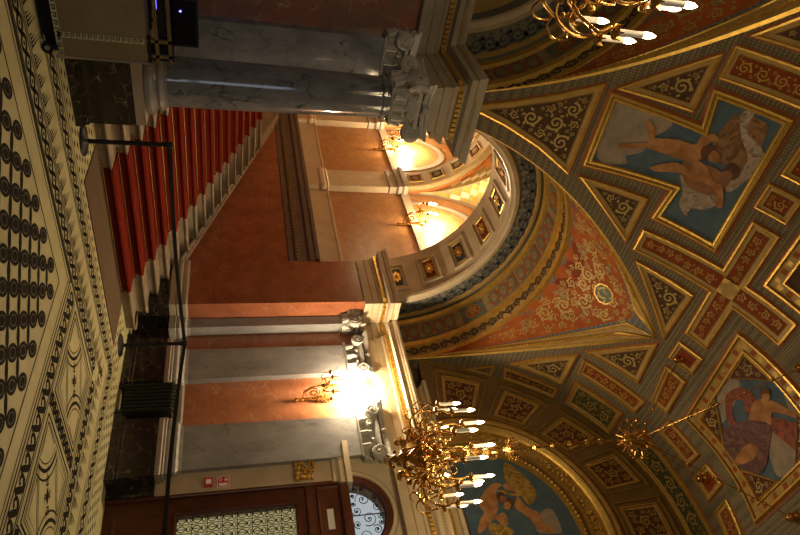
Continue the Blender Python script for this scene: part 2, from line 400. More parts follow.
# ---- sails of the two bays, painted vermilion ----
def sail_pt(cx, y, s, d=0):
    """s = arc position 0..1 across the section at y"""
    w_ = max(gw(y), .004); zg = vz(y) if y < YG-.001 else Z0; h = max(crown(y)-zg, .003)
    R = (w_*w_+h*h)/(2*h); zc = crown(y)-R
    a = math.atan2(w_, zg-zc) if True else 0
    th = a*(1-2*s); r = R-d
    return (cx+r*math.sin(th), y, zc+r*math.cos(th)), 2*a*R
for bi, cx in enumerate(BAYS):
    sm = MB()
    ys = [YG-(YG-YA)*t for t in np.linspace(0, 1, 34)**1.0]; ys[-1] = YA+.012
    E_ = [(e*1.4, d_) for e, d_ in [(0, 0), (.045, .03), (.06, .012), (.15, .012), (.165, .04), (.195, .045), (.21, .012), (.31, .010), (.325, .022), (.345, .022), (.355, .004), (.43, .004)]]
    em = [GOLD, GOLD, OCHRE, GOLD, GOLD, GOLD, OCHRE, GOLD, GOLD, GOLD, HATCH]
    rows = []
    for y in ys:
        _, Lc = sail_pt(cx, y, 0); f = min(1., Lc*.5/.602*.999); ps = [(e*f, d) for e, d in E_]
        mid = [(ps[-1][0]+(Lc-2*ps[-1][0])*i/14, .002) for i in range(1, 14)]
        allp = ps+mid+[(Lc-e, d) for e, d in ps[::-1]]
        rows.append([sail_pt(cx, y, e/Lc, d)[0] for e, d in allp])
    cm = em+[SAIL]*14+em[::-1]
    sm.grid(rows, SAIL, mats=cm)
    sail = sm.build('ceiling_sail', ceiling, smooth=True, label='red painted sail of the vault above an arch')
    # painted figures of the sail: octagonal medallion, curls, dark lunette shapes, blue birds
    om = MB()
    def SF(u, y, d):
        _, Lc = sail_pt(cx, y, 0); return sail_pt(cx, y, .5+u/Lc, d)[0]
    disc(om, SF, 0, 5.92, .17, .010, GOLD2, 8); disc(om, SF, 0, 5.92, .145, .013, GREEN, 8); spiral(om, SF, 0, 5.92, .10, .016, SCROLL)
    for sg in (-1, 1):
        for u, y, r, m_ in ((.34, 6.1, .11, SCROLL), (.62, 6.3, .13, SCROLL), (.95, 6.43, .12, SCROLL), (1.3, 6.50, .10, TANF), (.28, 5.75, .09, SCROLL), (.15, 5.5, .06, SCROLL), (.45, 6.45, .10, TANF), (1.62, 6.55, .08, SCROLL), (.1, 6.25, .1, SCROLL), (.8, 6.58, .07, SCROLL), (1.12, 6.62, .06, GREEN), (1.9, 6.62, .06, SCROLL)):
            spiral(om, SF, sg*u, y, r, .010, m_, a0=1.2*sg, sg=sg)
        for u, y in ((.42, 5.95), (.7, 6.12)):
            ribbon(om, SF, [(sg*u, y), (sg*(u+.05), y+.05), (sg*(u+.12), y+.02)], [.01, .035, .005], .012, BLUEG)
            ribbon(om, SF, [(sg*(u+.04), y+.08), (sg*(u+.05), y+.04), (sg*(u+.06), y-.03)], [.005, .02, .008], .013, SCROLL)
        pts = [(sg*a, b) for a, b in ((0, 6.64), (.62, 6.64), (.55, 6.5), (.42, 6.5), (.3, 6.38), (.1, 6.36), (0, 6.36))]
        fill(om, SF, pts, .006, PRED, 2)
    reg = []
    for y in np.linspace(6.62, 5.42, 16): reg.append((max(.02, sail_pt(cx, y, 0)[1]/2-.66), y))
    reg = reg+[(-u, y) for u, y in reg[::-1]]
    scrolls(om, SF, reg, .009, SCROLL, rmin=.03, rmax=.10, kmax=90)
    ribbon(om, SF, [(-2.2+4.4*i/40, 6.70) for i in range(41)], .045, .008, HATCH)
    om.build('painted_ornament', sail)
    # rope beading on the sail border
    rp = MB()
    for side in (0, 1):
        for j in range(70):
            y = YG-.03-(YG-YA-.2)*j/70; _, Lc = sail_pt(cx, y, 0); e = .252
            if Lc < 1.3: continue
            p = sail_pt(cx, y, (e/Lc) if side == 0 else 1-e/Lc, .045)[0]; rp.ball(p, .017, GOLD, 6)
    rp.build('rope_beading', sail)
# ---- arch wall ----
def arch_parts(cx, deep, nm, wall):
    zc = Z0
    def cyl(R, zc=zc):
        def f(t, y, d):   # t = arc length from the springing at the low-x side
            a = math.pi-t/R; return (cx+(R-d)*math.cos(a), y, zc+(R-d)*math.sin(a))
        return f
    def face(y0):
        def f(t, r, d):   # t in units of angle*2
            a = math.pi-t/2; return (cx+r*math.cos(a), y0-d, zc+r*math.sin(a))
        return f
    R2, RB, R1 = 2.40, 1.90, 1.84
    n = 56; th = [math.pi*i/n for i in range(n+1)]
    def ring(mb, prof, mats):
        rows = [[(cx-r*math.cos(a), y, zc+r*math.sin(a)) for r, y in prof] for a in th]
        mb.grid(rows, None, mats=mats)
    b = MB()
    ring(b, [(2.46, 6.74), (2.40, 6.70), (2.34, 6.72), (2.33, 6.79), (2.39, 6.84), (2.40, 7.03), (2.345, 7.05), (2.335, 7.13), (2.402, 7.17), (2.402, 7.585), (2.35, 7.60), (2.33, 7.67), (2.38, 7.70), (2.39, YW), (2.32, YW-.005), (2.30, YW-.04), (2.25, YW-.04), (2.24, YW), (1.96, YW), (1.94, YW-.03), (1.87, YW-.045), (1.84, YW-.02), (1.80, YW-.02), (1.79, YW+.03), (R1, YW+.05)],
         [GOLD, GOLD, GOLD, GOLD, OCHRE, GOLD, GOLD, GOLD, TANF, GOLD, GOLD, GOLD, GOLD2, BLUEG, GOLD, OCHRE, OCHRE, BLUEG, OCHRE, CREAM, CREAM, CREAM, CREAM, CREAM])
    ab = b.build('arch_moulding', wall, smooth=True)
    # scrollwork bands
    s = MB(); C2 = cyl(2.40); LT = math.pi*2.40
    k = 40
    for i in range(k):
        t = LT*(i+.5)/k; spiral(s, C2, t, 6.945, .075, .012, DKSC, a0=0 if i % 2 else 3.14, sg=1 if i % 2 else -1, wd=.22)
    ribbon(s, C2, [(LT*i/160, 6.945+.06*math.sin(i*math.pi/4)) for i in range(161)], .012, .010, DKSC)
    s.build('brown_scroll_band', ab)
    s = MB()
    segn = 11
    for i in range(segn):
        t0, t1 = LT*(i+.03)/segn, LT*(i+.97)/segn
        big = i % 4 == 0
        if big:
            fill(s, C2, [(t0+.1, 7.21), (t1-.1, 7.21), (t1-.1, 7.57), (t0+.1, 7.57)], .006, GREEN, 2)
            c = (t0+t1)/2; disc(s, C2, c, 7.39, .15, .010, GOLD2, 16); disc(s, C2, c, 7.39, .125, .013, VERM, 16); spiral(s, C2, c, 7.39, .08, .017, SCROLL)
            for q in (t0+.13, t1-.13): spiral(s, C2, q, 7.3, .04, .01, VERM); spiral(s, C2, q, 7.5, .04, .01, VERM)
        else:
            fill(s, C2, [(t0, 7.21), (t1, 7.21), (t1, 7.57), (t0, 7.57)], .006, VERM, 2)
            m_ = 3
            for j in range(m_):
                c = t0+(t1-t0)*(j+.5)/m_
                disc(s, C2, c, 7.39, .085, .010, GREEN, 8, 1.5); disc(s, C2, c, 7.39, .055, .013, TANF, 8, 1.5); spiral(s, C2, c, 7.39, .035, .017, VERM, leaf=False)
                for yy in (7.26, 7.52): disc(s, C2, c+(t1-t0)/m_*.5*.9, yy, .035, .01, TANF, 6)
            for yy in (7.225, 7.555): ribbon(s, C2, [(t0+(t1-t0)*q/8, yy) for q in range(9)], .012, .009, GREEN)
    s.build('painted_panel_band', ab)
    s = MB(); FF = face(YW); Lf = 2*math.pi; k = 34
    for i in range(k):
        t = Lf*(i+.5)/k; rr = 2.12; r_ = .115
        def FL(u, v, d, t=t): return FF(t+u*2/2.12, v, d)
        spiral(s, FL, 0, rr, r_, .010, BLUESC, a0=0 if i % 2 else 3.14, sg=1 if i % 2 else -1, wd=.17)
        spiral(s, FL, .11, rr+(.09 if i % 2 else -.09), .045, .010, BLUESC, leaf=False)
    s.build('blue_scroll_band', ab)
    if deep:
        b = MB(); n = 56
        rows = [[(cx-r*math.cos(a), y, zc+r*math.sin(a)) for r, y in [(R1, YW+.05), (R1, YB+.02)]] for a in th]
        b.grid(rows, CREAM)
        so = b.build('arch_soffit', wall, smooth=True)
        C1 = cyl(R1); L1 = math.pi*R1; nn = 9
        for i in range(nn):
            t0 = L1*(i+.5)/nn-.21; t1 = t0+.42; poly = [(t0, YW+.2), (t1, YW+.2), (t1, YB-.2), (t0, YB-.2)]
            f = MB()
            for o0, d0, o1, d1, m_ in ((0, .002, .01, .035, CREAM), (.01, .035, .05, .035, CREAM), (.05, .035, .06, .01, GOLD2), (.06, .01, .10, .008, CREAM2), (.10, .008, .11, .02, GOLD), (.11, .02, .12, .006, GOLD)):
                strip(f, C1, poly, o0, d0, o1, d1, m_)
            fr = f.build('coffer', so)
            p = MB(); fill(p, C1, inset(poly, .12), .005, PRED if i % 2 else PBLU, 1)
            c = (t0+t1)/2; yy = (YW+YB)/2
            p.build('coffer_field', fr)
            r = MB()
            for q in range(8):
                a = q*math.pi/4; ca, sa = math.cos(a), math.sin(a)
                ribbon(r, C1, [(c+.02*ca, yy+.03*sa), (c+.055*ca, yy+.085*sa), (c+.085*ca, yy+.14*sa)], [.012, .03, .012], .03, GOLD)
            cc = C1(c, yy, .03); r.ball(cc, .035, GOLD, 8); r.build('gilt_rosette', fr)
    else:
        b = MB()
        rows = [[(cx-r*math.cos(a), y, zc+r*math.sin(a)) for r, y in [(R1, YW+.05), (R1, YW+.35), (1.5, YW+.35), (1.48, YW+.30), (1.40, YW+.30), (1.38, YW+.35), (.02, YW+.35)]] for a in th]
        b.grid(rows, None, mats=[BLUEG, OCHRE, GOLD, OCHRE, GOLD, BLUEG])
        b.build('blind_tympanum', wall, smooth=True)
PBLU = mottled('dark_blue_field', (.045, .06, .075), (.035, .045, .06), 6, .6)
CREAMD = CREAM
wb = MB()
wb.box(-4, 3.84, YW, YB, 0, 4.42, REDB)
wb.box(7.60, XD, YW, YB, 0, 4.42, REDM)
wall_arch = wb.build('wall_back', kind='structure')
arch_parts(BAYS[1], True, 'stair', wall_arch)
arch_parts(BAYS[0], False, 'blind', wall_arch)
# rear faces of the arch wall above the springing, toward the stair hall
bk = MB(); n = 40
for cx, r in ((5.72, 1.84),):
    inner = [(cx-r*math.cos(math.pi*i/n), YB, Z0+r*math.sin(math.pi*i/n)) for i in range(n+1)]
    outer = [(cx-6*math.cos(math.pi*i/n), YB, Z0+5*math.sin(math.pi*i/n)) for i in range(n+1)]
    bk.grid([inner, outer], CREAM)
bk.build('wall_rear_face', wall_arch)
# ---- door wall ----
def arch_hole_wall(mb, x, y0, y1, z0, z1, cy, cz, r, m, n=24):
    """wall face x with a half round hole standing on z=cz"""
    pts = [(cy+r*math.cos(math.pi*i/n), cz+r*math.sin(math.pi*i/n)) for i in range(n+1)]
    def outer(a):
        c, s = math.cos(a), math.sin(a); t = 1e9
        if c > 1e-6: t = min(t, (y1-cy)/c)
        if c < -1e-6: t = min(t, (y0-cy)/c)
        if s > 1e-6: t = min(t, (z1-cz)/s)
        return (cy+c*t, cz+s*t)
    A = [outer(math.pi*i/n) for i in range(n+1)]
    mb.grid([[(x, p[0], p[1]) for p in pts], [(x, p[0], p[1]) for p in A]], m)
    mb.grid([[(x, p[0], p[1]) for p in pts], [(x+.3, p[0], p[1]) for p in pts]], m)
wd_ = MB()
wd_.box(XD, XD+.3, 5.65, YW, 0, 4.42, REDP)
wd_.box(XD, XD+.3, 4.62, 5.65, 0, 4.42, CREAM)
wd_.box(XD, XD+.3, -3, 3.58, 0, 4.42, CREAM)
wd_.box(8.25, XD+.3, -3, YW, 4.42, 9, BROWN); wd_.box(XD, 8.25, -3, YW, 4.419, 4.42, BROWN)
arch_hole_wall(wd_, XD, 3.58, 4.62, 3.2, 4.42, 4.10, 3.2, .50, BROWN)
# corners of that face which the radial strips leave open
for ya, yb in ((4.62, 4.10), (3.58, 4.10)):
    k = 24; best = None
    a = math.atan2(4.42-3.2, ya-4.10)
    i0 = int(a/math.pi*k); A = []
    for i in (i0, i0+1):
        c, s = math.cos(math.pi*i/k), math.sin(math.pi*i/k); t = min([(4.62-4.1)/c if c > 1e-6 else 1e9, (3.58-4.1)/c if c < -1e-6 else 1e9, (4.42-3.2)/s if s > 1e-6 else 1e9]); A.append((XD, 4.1+c*t, 3.2+s*t))
    wd_.face([A[0], (XD, ya, 4.42), A[1]], BROWN)
wall_door = wd_.build('wall_right', kind='structure')
# ---- the other walls, floor, roof ----
o = MB(); o.box(-4.2, -4, -3, 16, 0, 9, REDB); o.build('wall_left', kind='structure')
o = MB(); o.box(-4.2, XD+.3, -3.2, -3, 0, 9, REDB); o.build('wall_front', kind='structure')
o = MB(); o.box(-4.2, XD+.3, -3.2, 16.3, 8.7, 9, OCHRE); o.build('ceiling_slab', ceiling)
o = MB(); o.box(-4.2, -2.2, -3, YW, 6.2, 8.7, BROWN); o.box(-2.2, XD, -3, 0.0, 3.6, 8.7, BROWN); o.build('wall_upper', wall_arch)
# ---- entablature ----
CPROF = [(.0, 3.88), (.0, 4.02), (.02, 4.025), (.02, 4.13), (.035, 4.135), (.045, 4.15), (.05, 4.165), (.05, 4.20), (.085, 4.235), (.10, 4.245), (.10, 4.26), (.22, 4.265), (.22, 4.335), (.235, 4.34), (.27, 4.395), (.275, 4.43), (.0, 4.435)]
CM = [CREAM, GOLD, CREAM, GOLD, CREAM, CREAM, CREAM, GOLD, CREAM, CREAM, CREAM, CREAM, GOLD2, CREAM, CREAM, CREAM]
def beads(mb, path, off, z, pitch, size, m, up=.028):
    P = [Vector((p[0], p[1])) for p in path]
    for a, b in zip(P[:-1], P[1:]):
        d = (b-a); l = d.length; d.normalize(); nn = Vector((d.y, -d.x)); k = max(1, int(l/pitch))
        for i in range(k):
            p = a+d*(l*(i+.5)/k)+nn*off; mb.obox((p.x, p.y, z), (d.x*size, d.y*size, 0), (nn.x*size, nn.y*size, 0), (0, 0, up), m)
def entab(name, path, parent=None, kind='structure', pr=None, cream=None):
    e = MB(); cm = [cream if (cream and c is CREAM) else c for c in CM]
    e.sweep(path, pr or CPROF, None, mats=cm)
    # closing top and bottom follow the path by a sweep to the core
    t = e.build(name, parent, kind=kind if parent is None else None)
    b = MB(); beads(b, path, .085, 4.215, .062, .022, GOLD); beads(b, path, .245, 4.36, .045, .010, GOLD2, .012)
    b.build('gilt_egg_moulding', t)
    return t
CRC = mottled('greyer_cream_entablature', (.33, .28, .215), (.27, .225, .17), 3, .45)  # darker, greyer cream for the left entablature
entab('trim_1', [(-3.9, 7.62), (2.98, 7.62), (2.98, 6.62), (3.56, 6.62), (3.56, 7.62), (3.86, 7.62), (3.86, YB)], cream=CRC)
e2 = entab('trim_2', [(7.57, YB), (7.57, 7.66), (8.06, 7.66), (8.06, 7.16), (7.98, 7.16), (7.98, -2.9)])
o = MB()   # cores that the mouldings wrap
o.box(2.985, 3.555, 6.625, 7.8, 3.883, 4.43, CRC); o.box(-3.9, 3.855, 7.625, 7.8, 3.883, 4.43, CRC); o.build('entablature_core', bpy.data.objects['trim_1'])
o = MB(); o.box(7.985, 8.2, -2.9, 7.155, 3.883, 4.43, CREAM); o.box(7.575, 8.2, 7.665, 7.8, 3.883, 4.43, CREAM); o.build('entablature_core', e2)
# impost blocks above the door-wall cornice
o = MB()
o.sweep([(8.2, 6.05), (8.02, 6.05), (8.02, -2.9)], [(0, 4.43), (0, 4.52), (.03, 4.53), (.03, 4.58), (.08, 4.63), (.12, 4.64), (.12, 4.70), (0, 4.71)], CREAM)
o.sweep([(8.2, 6.05), (8.02, 6.05), (8.02, -2.9)], [(.031, 4.53), (.045, 4.555), (.031, 4.58)], GOLD)
o.build('trim_3', kind='structure')
# ---- lunette end of the vault: splayed brown coffered band, gilt archivolt, painted lunette ----
CY, CZ, RO = 3.52, 5.10, 1.95
def endz(t):
    """angle t 0..pi -> outer point on vault (x=7.93) and inner point on archivolt"""
    a = math.pi*t
    # outer: the vault ellipse itself by equal share of its angle
    az = math.asin(max(-1, min(1, (4.7-ZS)/BZ))); b = az+(math.pi-2*az)*t
    yo, zo = YC+AY*math.cos(b), ZS+BZ*math.sin(b)
    # inner: archivolt circle continued by short legs
    b2 = -0.20+(math.pi+.40)*t
    return (yo, zo), (CY+RO*math.cos(b2), CZ+RO*math.sin(b2))
def EF(u, v, d):
    """u 0..10 along the band, v 0..1.15 across"""
    (yo, zo), (yi, zi) = endz(u/10); k = v/1.15
    x = 7.98+.20*k-.0*k; return (x-d, yo+(yi-yo)*k, zo+(zi-zo)*k-0*d)
b = MB(); b.grid([[EF(10*i/60, 1.15*j/4, 0) for j in range(5)] for i in range(61)], BROWN)
b.grid([[(7.90, endz(i/60)[0][0], endz(i/60)[0][1]-.02) for i in range(61)], [(7.98, endz(i/60)[0][0], endz(i/60)[0][1]-.005) for i in range(61)]], GOLD2)
endb = b.build('end_band', ceiling, smooth=True)
for i in range(9):
    u0 = .22+1.08*i; u1 = u0+.86
    poly = [(u0, .12), (u1, .12), (u1, 1.0), (u0, 1.0)]
    f = MB()
    for o0, d0, o1, d1, m_ in ((0, .0, .0, .05, GOLD), (0, .05, .018, .05, GOLD2), (.018, .05, .03, .01, GOLD2), (.03, .01, .10, .008, BROWN), (.10, .008, .105, .045, GOLD), (.105, .045, .125, .045, GOLD), (.125, .045, .135, .008, GOLD), (.135, .008, .17, .008, OCHRE)):
        strip(f, EF, poly, o0, d0, o1, d1, m_, .1)
    # bead row on the outer frame
    fr = f.build('coffer_frame', endb)
    p = MB(); inn = inset(poly, .17); fill(p, EF, inn, .008, PDK, 2); scrolls(p, EF, inset(poly, .175), .015, SCRED, kmax=16); p.build('coffer_panel', fr)
a = MB()
def ringx(mb, prof, mats, n=64, a0=-.22, cy=CY, cz=CZ):
    rows = [[(x, cy+r*math.cos(t), cz+r*math.sin(t)) for r, x in prof] for t in [a0+(math.pi-2*a0)*i/n for i in range(n+1)]]
    mb.grid(rows, None, mats=mats)
ringx(a, [(2.03, 8.2), (2.01, 8.10), (1.98, 8.07), (1.95, 8.07), (1.93, 8.11), (1.86, 8.06), (1.79, 8.10), (1.77, 8.13), (1.74, 8.10), (1.73, 8.14), (1.575, 8.13), (1.56, 8.09), (1.54, 8.09), (1.53, 8.13), (1.45, 8.135), (1.435, 8.09), (1.39, 8.08), (1.37, 8.12), (1.36, 8.145), (1.2, 8.147)],
      [GOLD, GOLD, GOLD, OCHRE, GOLD2, GOLD2, GOLD, GOLD, GOLD, OCHRE, GOLD, GOLD, GOLD, BROWN, GOLD, GOLD, GOLD, GOLD, BLUE])
arc = a.build('trim_4', smooth=True, kind='structure')
g = MB()
for i in range(150):
    t = -.2+(math.pi+.4)*i/150
    g.ball((8.08, CY+1.86*math.cos(t), CZ+1.86*math.sin(t)), .022, GOLD, 6)
    if i % 2 == 0:
        g.ball((8.085, CY+1.415*math.cos(t), CZ+1.415*math.sin(t)), .026, GOLD, 6)
    g.ball((8.085, CY+1.55*math.cos(t), CZ+1.55*math.sin(t)), .012, GOLD, 5)
g.build('gilt_beading', arc)
g = MB(); random.seed(3)
for i in range(330):
    t = -.2+(math.pi+.4)*random.random(); cl_ = (math.sin(t*14)+1)/2
    if random.random() > .35+.6*cl_: continue
    r = 1.655+random.uniform(-.06, .06)*(.5+.7*cl_)
    g.ball((8.12-random.random()*.03*cl_, CY+r*math.cos(t), CZ+r*math.sin(t)), random.uniform(.013, .030), GOLD, 6)
g.build('fruit_garland', arc)
# ======================= FLOOR =======================================================================
fl_ = MB(); fl_.box(-4.2, XD+.3, -3.2, 16.3, -.3, 0, MOS1)
floor = fl_.build('floor', kind='structure')
H_ = .0016
MOS3 = mottled('mosaic_grey', (.16, .145, .10), (.12, .11, .08), 9, .6)
def FX(a, b, d=0): return (a, b, H_+d)           # (x, y)
def FY(a, b, d=0): return (b, a, H_+d)           # a runs along y, b is x
def line(mb, fn, a0, a1, b, wd): mb.face([fn(a0, b-wd), fn(a1, b-wd), fn(a1, b+wd), fn(a0, b+wd)], MOS2)
def guilloche(mb, fn, a0, a1, b0, b1, pitch):
    line(mb, fn, a0, a1, b0, .010); line(mb, fn, a0, a1, b1, .010)
    c = (b0+b1)/2; h = (b1-b0)*.30; k = int((a1-a0)/pitch); n = 7
    for sg in (1, -1):
        ribbon(mb, lambda u, v, d: fn(u, v, d), [(a0+(a1-a0)*i/(k*n), c+sg*h*math.sin(math.pi*i/n)) for i in range(k*n+1)], .022, 0, MOS2)
    for i in range(k):
        a = a0+(a1-a0)*(i+.5)/k; disc(mb, fn, a, c, .022, 0, MOS2, 6)
        for q in (b0+.02, b1-.02): mb.face([fn(a-pitch*.5, q+(-.012 if q < c else .012)), fn(a+0, q+(.028 if q < c else -.028)), fn(a+pitch*.5, q+(-.012 if q < c else .012))], MOS2) if False else None
def runwave(mb, fn, a0, a1, b0, b1, pitch):
    """running scroll"""
    line(mb, fn, a0, a1, b0, .012); line(mb, fn, a0, a1, b1, .012)
    c = (b0+b1)/2; h = (b1-b0)*.36; k = int((a1-a0)/pitch)
    for i in range(k):
        a = a0+pitch*i; pts = []; ws = []
        for j in range(13):
            t = j/12
            if t < .5: p = (a+pitch*t*1.5, c+h*math.cos(2*math.pi*t)*-1)
            else: q = (t-.5)*2; ang = math.pi/2-q*4.6; r = h*(1-.55*q); p = (a+pitch*.75+r*math.cos(ang)*.9-.0, c+r*math.sin(ang))
            pts.append(p); ws.append(.030 if t < .6 else .020)
        ribbon(mb, fn, pts, ws, 0, MOS2)
def teeth(mb, fn, a0, a1, b0, b1, pitch, flip=1):
    line(mb, fn, a0, a1, b0, .010); line(mb, fn, a0, a1, b1, .010)
    w_ = b1-b0; k = int((a1-a0)/pitch)
    for i in range(k):
        a = a0+pitch*(i+.08)
        mb.face([fn(a, b0+.03), fn(a+pitch*.86, b0+.03), fn(a+pitch*.86, b0+.06)], MOS2)
        for j in range(4):
            x0 = a+pitch*(.14+.19*j); hh = w_*(.22+.17*j)
            mb.face([fn(x0, b0+.035), fn(x0+pitch*.13, b0+.035), fn(x0+pitch*.12, b0+.04+hh)], MOS2)
mo = MB()
# field of discs and spindles: lattice turned 45 degrees
p0 = (3.447, 4.755); e1 = (.1725, .1725); e2_ = (.1725, -.1725)
def FD(u, v, d=0): return (u, v, H_+d)
for i in range(-22, 12):
    for j in range(-16, 22):
        cx, cy = p0[0]+e1[0]*i+e2_[0]*j, p0[1]+e1[1]*i+e2_[1]*j
        if cx < -1.2 or cx > 4.33 or cy > 4.77 or cy < -.5: continue
        if cx*.66+cy*.75 < 1.6: continue
        disc(mo, FD, cx, cy, .114, 0, MOS2, 20, .66, .785)
        for r in (.066,): 
            ribbon(mo, FD, [(cx+r*.707*(math.cos(q*.5)-.66*math.sin(q*.5)), cy+r*.707*(math.cos(q*.5)+.66*math.sin(q*.5))) for q in range(14)], .003, .0008, MOS3)
        # spindle from the point between two discs to the next row
        sx, sy = cx+e1[0]*.5, cy+e1[1]*.5; tx, ty = sx+e2_[0], sy+e2_[1]
        if tx < 4.38 and sy < 4.83:
            pts = []; ws = []
            for q in range(9):
                t = q/8; pts.append((sx+(tx-sx)*t, sy+(ty-sy)*t)); ws.append(.007+.030*math.sin(math.pi*t))
            ribbon(mo, FD, pts, ws, 0, MOS2)
fieldo = mo.build('mosaic_disc_field', floor)
mo = MB()
for q, wd in ((4.87, .010), (5.13, .008), (5.19, .012)): line(mo, FX, -2, 4.44+(q-4.87)*1.0, q, wd)
for q, wd in ((4.44, .010), (4.66, .008), (4.72, .012)): line(mo, FY, -1.5, 4.87+(q-4.44)*1.1, q, wd)
guilloche(mo, FX, -2, 6.3, 5.25, 5.46, .16); teeth(mo, FX, -2, 6.75, 5.50, 5.87, .178); guilloche(mo, FX, -2, 7.2, 5.91, 6.13, .16)
line(mo, FX, -2, 7.4, 6.2, .01)
line(mo, FX, -2, 6.2, 5.22, .012)
runwave(mo, FY, -1.5, 5.16, 4.78, 4.99, .19)
line(mo, FY, -1.5, 5.16, 5.03, .009)
runwave(mo, FY, -1.5, 5.3, 6.26, 6.46, .155); teeth(mo, FY, -1.5, 5.75, 6.52, 6.90, .178); guilloche(mo, FY, -1.5, 6.0, 6.97, 7.22, .16); line(mo, FY, -1.5, 6.2, 7.3, .01); line(mo, FY, -1.5, 6.2, 6.2, .009)
# small diaper near the walls
for i in range(60):
    for j in range(9):
        y = 6.27+j*.1; x = -2+i*.16+(.08 if j % 2 else 0)
        if x < 7.6: mo.face([FX(x-.05, y), FX(x, y-.028), FX(x+.05, y), FX(x, y+.028)], MOS2)
for i in range(46):
    for j in range(5):
        y = -1+i*.16+(.08 if j % 2 else 0); x = 7.37+j*.09
        if y < 6.2: mo.face([FX(x, y-.05), FX(x-.028, y), FX(x, y+.05), FX(x+.028, y)], MOS2)
mo.build('mosaic_border', floor)
mo = MB()
def arcp(cx, cy, r, a0, a1, n=14): return [(cx+r*math.cos(a0+(a1-a0)*i/n), cy+r*math.sin(a0+(a1-a0)*i/n)) for i in range(n+1)]
for y1 in (5.16, 3.86, 2.56, 1.26):
    y0 = y1-1.10; x0, x1 = 5.08, 6.17
    guil = y0-.17
    guilloche(mo, FX, 5.03, 6.20, y0-.16, y0+.0-.02, .13)
    cx, cy = (x0+x1)/2, (y0+y1)/2
    def rect(o, wd):
        for a, b in (((x0+o, y0+o), (x1-o, y0+o)), ((x1-o, y0+o), (x1-o, y1-o)), ((x1-o, y1-o), (x0+o, y1-o)), ((x0+o, y1-o), (x0+o, y0+o))): ribbon(mo, FD, [a, b], wd, 0, MOS2)
    rect(.03, .014); rect(.08, .006)
    # the two corners on the cross diagonal carry a shell of arcs, the other two plain triangles
    for sx, sy in ((1, -1), (-1, 1)):
        px, py = cx+sx*.46, cy+sy*.46; base = math.atan2(-sy, -sx)
        for r, wd in ((.50, .010), (.42, .018), (.36, .006)): ribbon(mo, FD, arcp(px, py, r, base-.72, base+.72), wd, 0, MOS2)
        ribbon(mo, FD, [(px+.30*math.cos(base-.7), py+.30*math.sin(base-.7)), (px, py), (px+.30*math.cos(base+.7), py+.30*math.sin(base+.7))], .008, 0, MOS2)
        spiral(mo, FD, cx+sx*.10, cy+sy*.10, .05, 0, MOS2, sg=sx, wd=.2)
        disc(mo, FD, cx+sx*.17, cy+sy*.17, .02, 0, MOS2, 6)
    for sx, sy in ((1, 1), (-1, -1)):
        px, py = cx+sx*.44, cy+sy*.44
        for o_ in (0, .05):
            a_, b_ = .50-o_*2.2, .0
            P = [(px-o_*sx, py-sy*(a_)), (px-o_*sx, py-o_*sy), (px-sx*a_, py-o_*sy)]
            ribbon(mo, FD, P+[P[0]], .008, 0, MOS2)
        spiral(mo, FD, cx+sx*.05, cy+sy*.05, .035, 0, MOS2, sg=-sx, wd=.2)
    disc(mo, FD, cx, cy, .035, 0, MOS2, 8, 2.2, .785)
mo.build('mosaic_square_cartouches', floor)
# mat at the foot of the stair
mb = MB(); mb.box(4.30, 7.02, 6.36, 7.20, 0.002, .012, MATM); mb.build('floor_mat', label='taupe floor mat at the foot of the red carpeted stairs', cat='mat', loc=(5.7, 6.8, .002))

# ======================= STAIR HALL ==================================================================
NR, TR, RI, YS0 = 16, .368, .14, 7.26
SX0, SX1 = 3.86, 7.58
st = empty('staircase', (5.72, YS0, 0), 'straight flight of pale stone steps rising beyond the grey column', 'staircase')
for k in range(NR):
    m = MB(); y = YS0+TR*k; z = RI*k; e = .03
    y2 = y+TR+.02 if k < NR-1 else 15.98
    m.box(SX0+ (0 if k > 1 else -.02*(2-k)), SX1, y, y2, max(0, z-RI) if k else .002, z+RI-.035, LIME)
    m.box(SX0, SX1+.0, y-.025, y2, z+RI-.035, z+RI, LIME)
    m.tube([(SX0, y-.025, z+RI-.0175), (SX1, y-.025, z+RI-.0175)], .0175, LIME, 8)
    if k < 2: m.lathe([(0, max(.002, z)), (.13, max(.002, z)), (.13, z+RI-.035), (.155, z+RI-.03), (.155, z+RI-.0), (0, z+RI)], (SX1-.0+.0, y+.13, 0), LIME, 20)
    m.build('step', st)
c = MB(); prof = []
for k in range(NR):
    y = YS0+TR*k; z = RI*k; prof += [(y-.006, z+.012), (y-.006, z+RI-.04), (y-.032, z+RI-.035), (y-.050, z+RI-.016), (y-.030, z+RI+.010), (y+TR*.5, z+RI+.010)]
prof += [(15.9, RI*NR+.010)]
c.grid([[(4.68, y, z) for y, z in prof], [(6.82, y, z) for y, z in prof]], CARPET)
for x in (4.68, 6.82): c.grid([[(x, y, z) for y, z in prof], [(x, y+.008, z-.012) for y, z in prof]], CARPET)
c.build('stair_carpet', label='deep red carpet runner laid over the stone steps', cat='carpet', loc=(5.7, YS0, .02), smooth=False)
rod0 = None
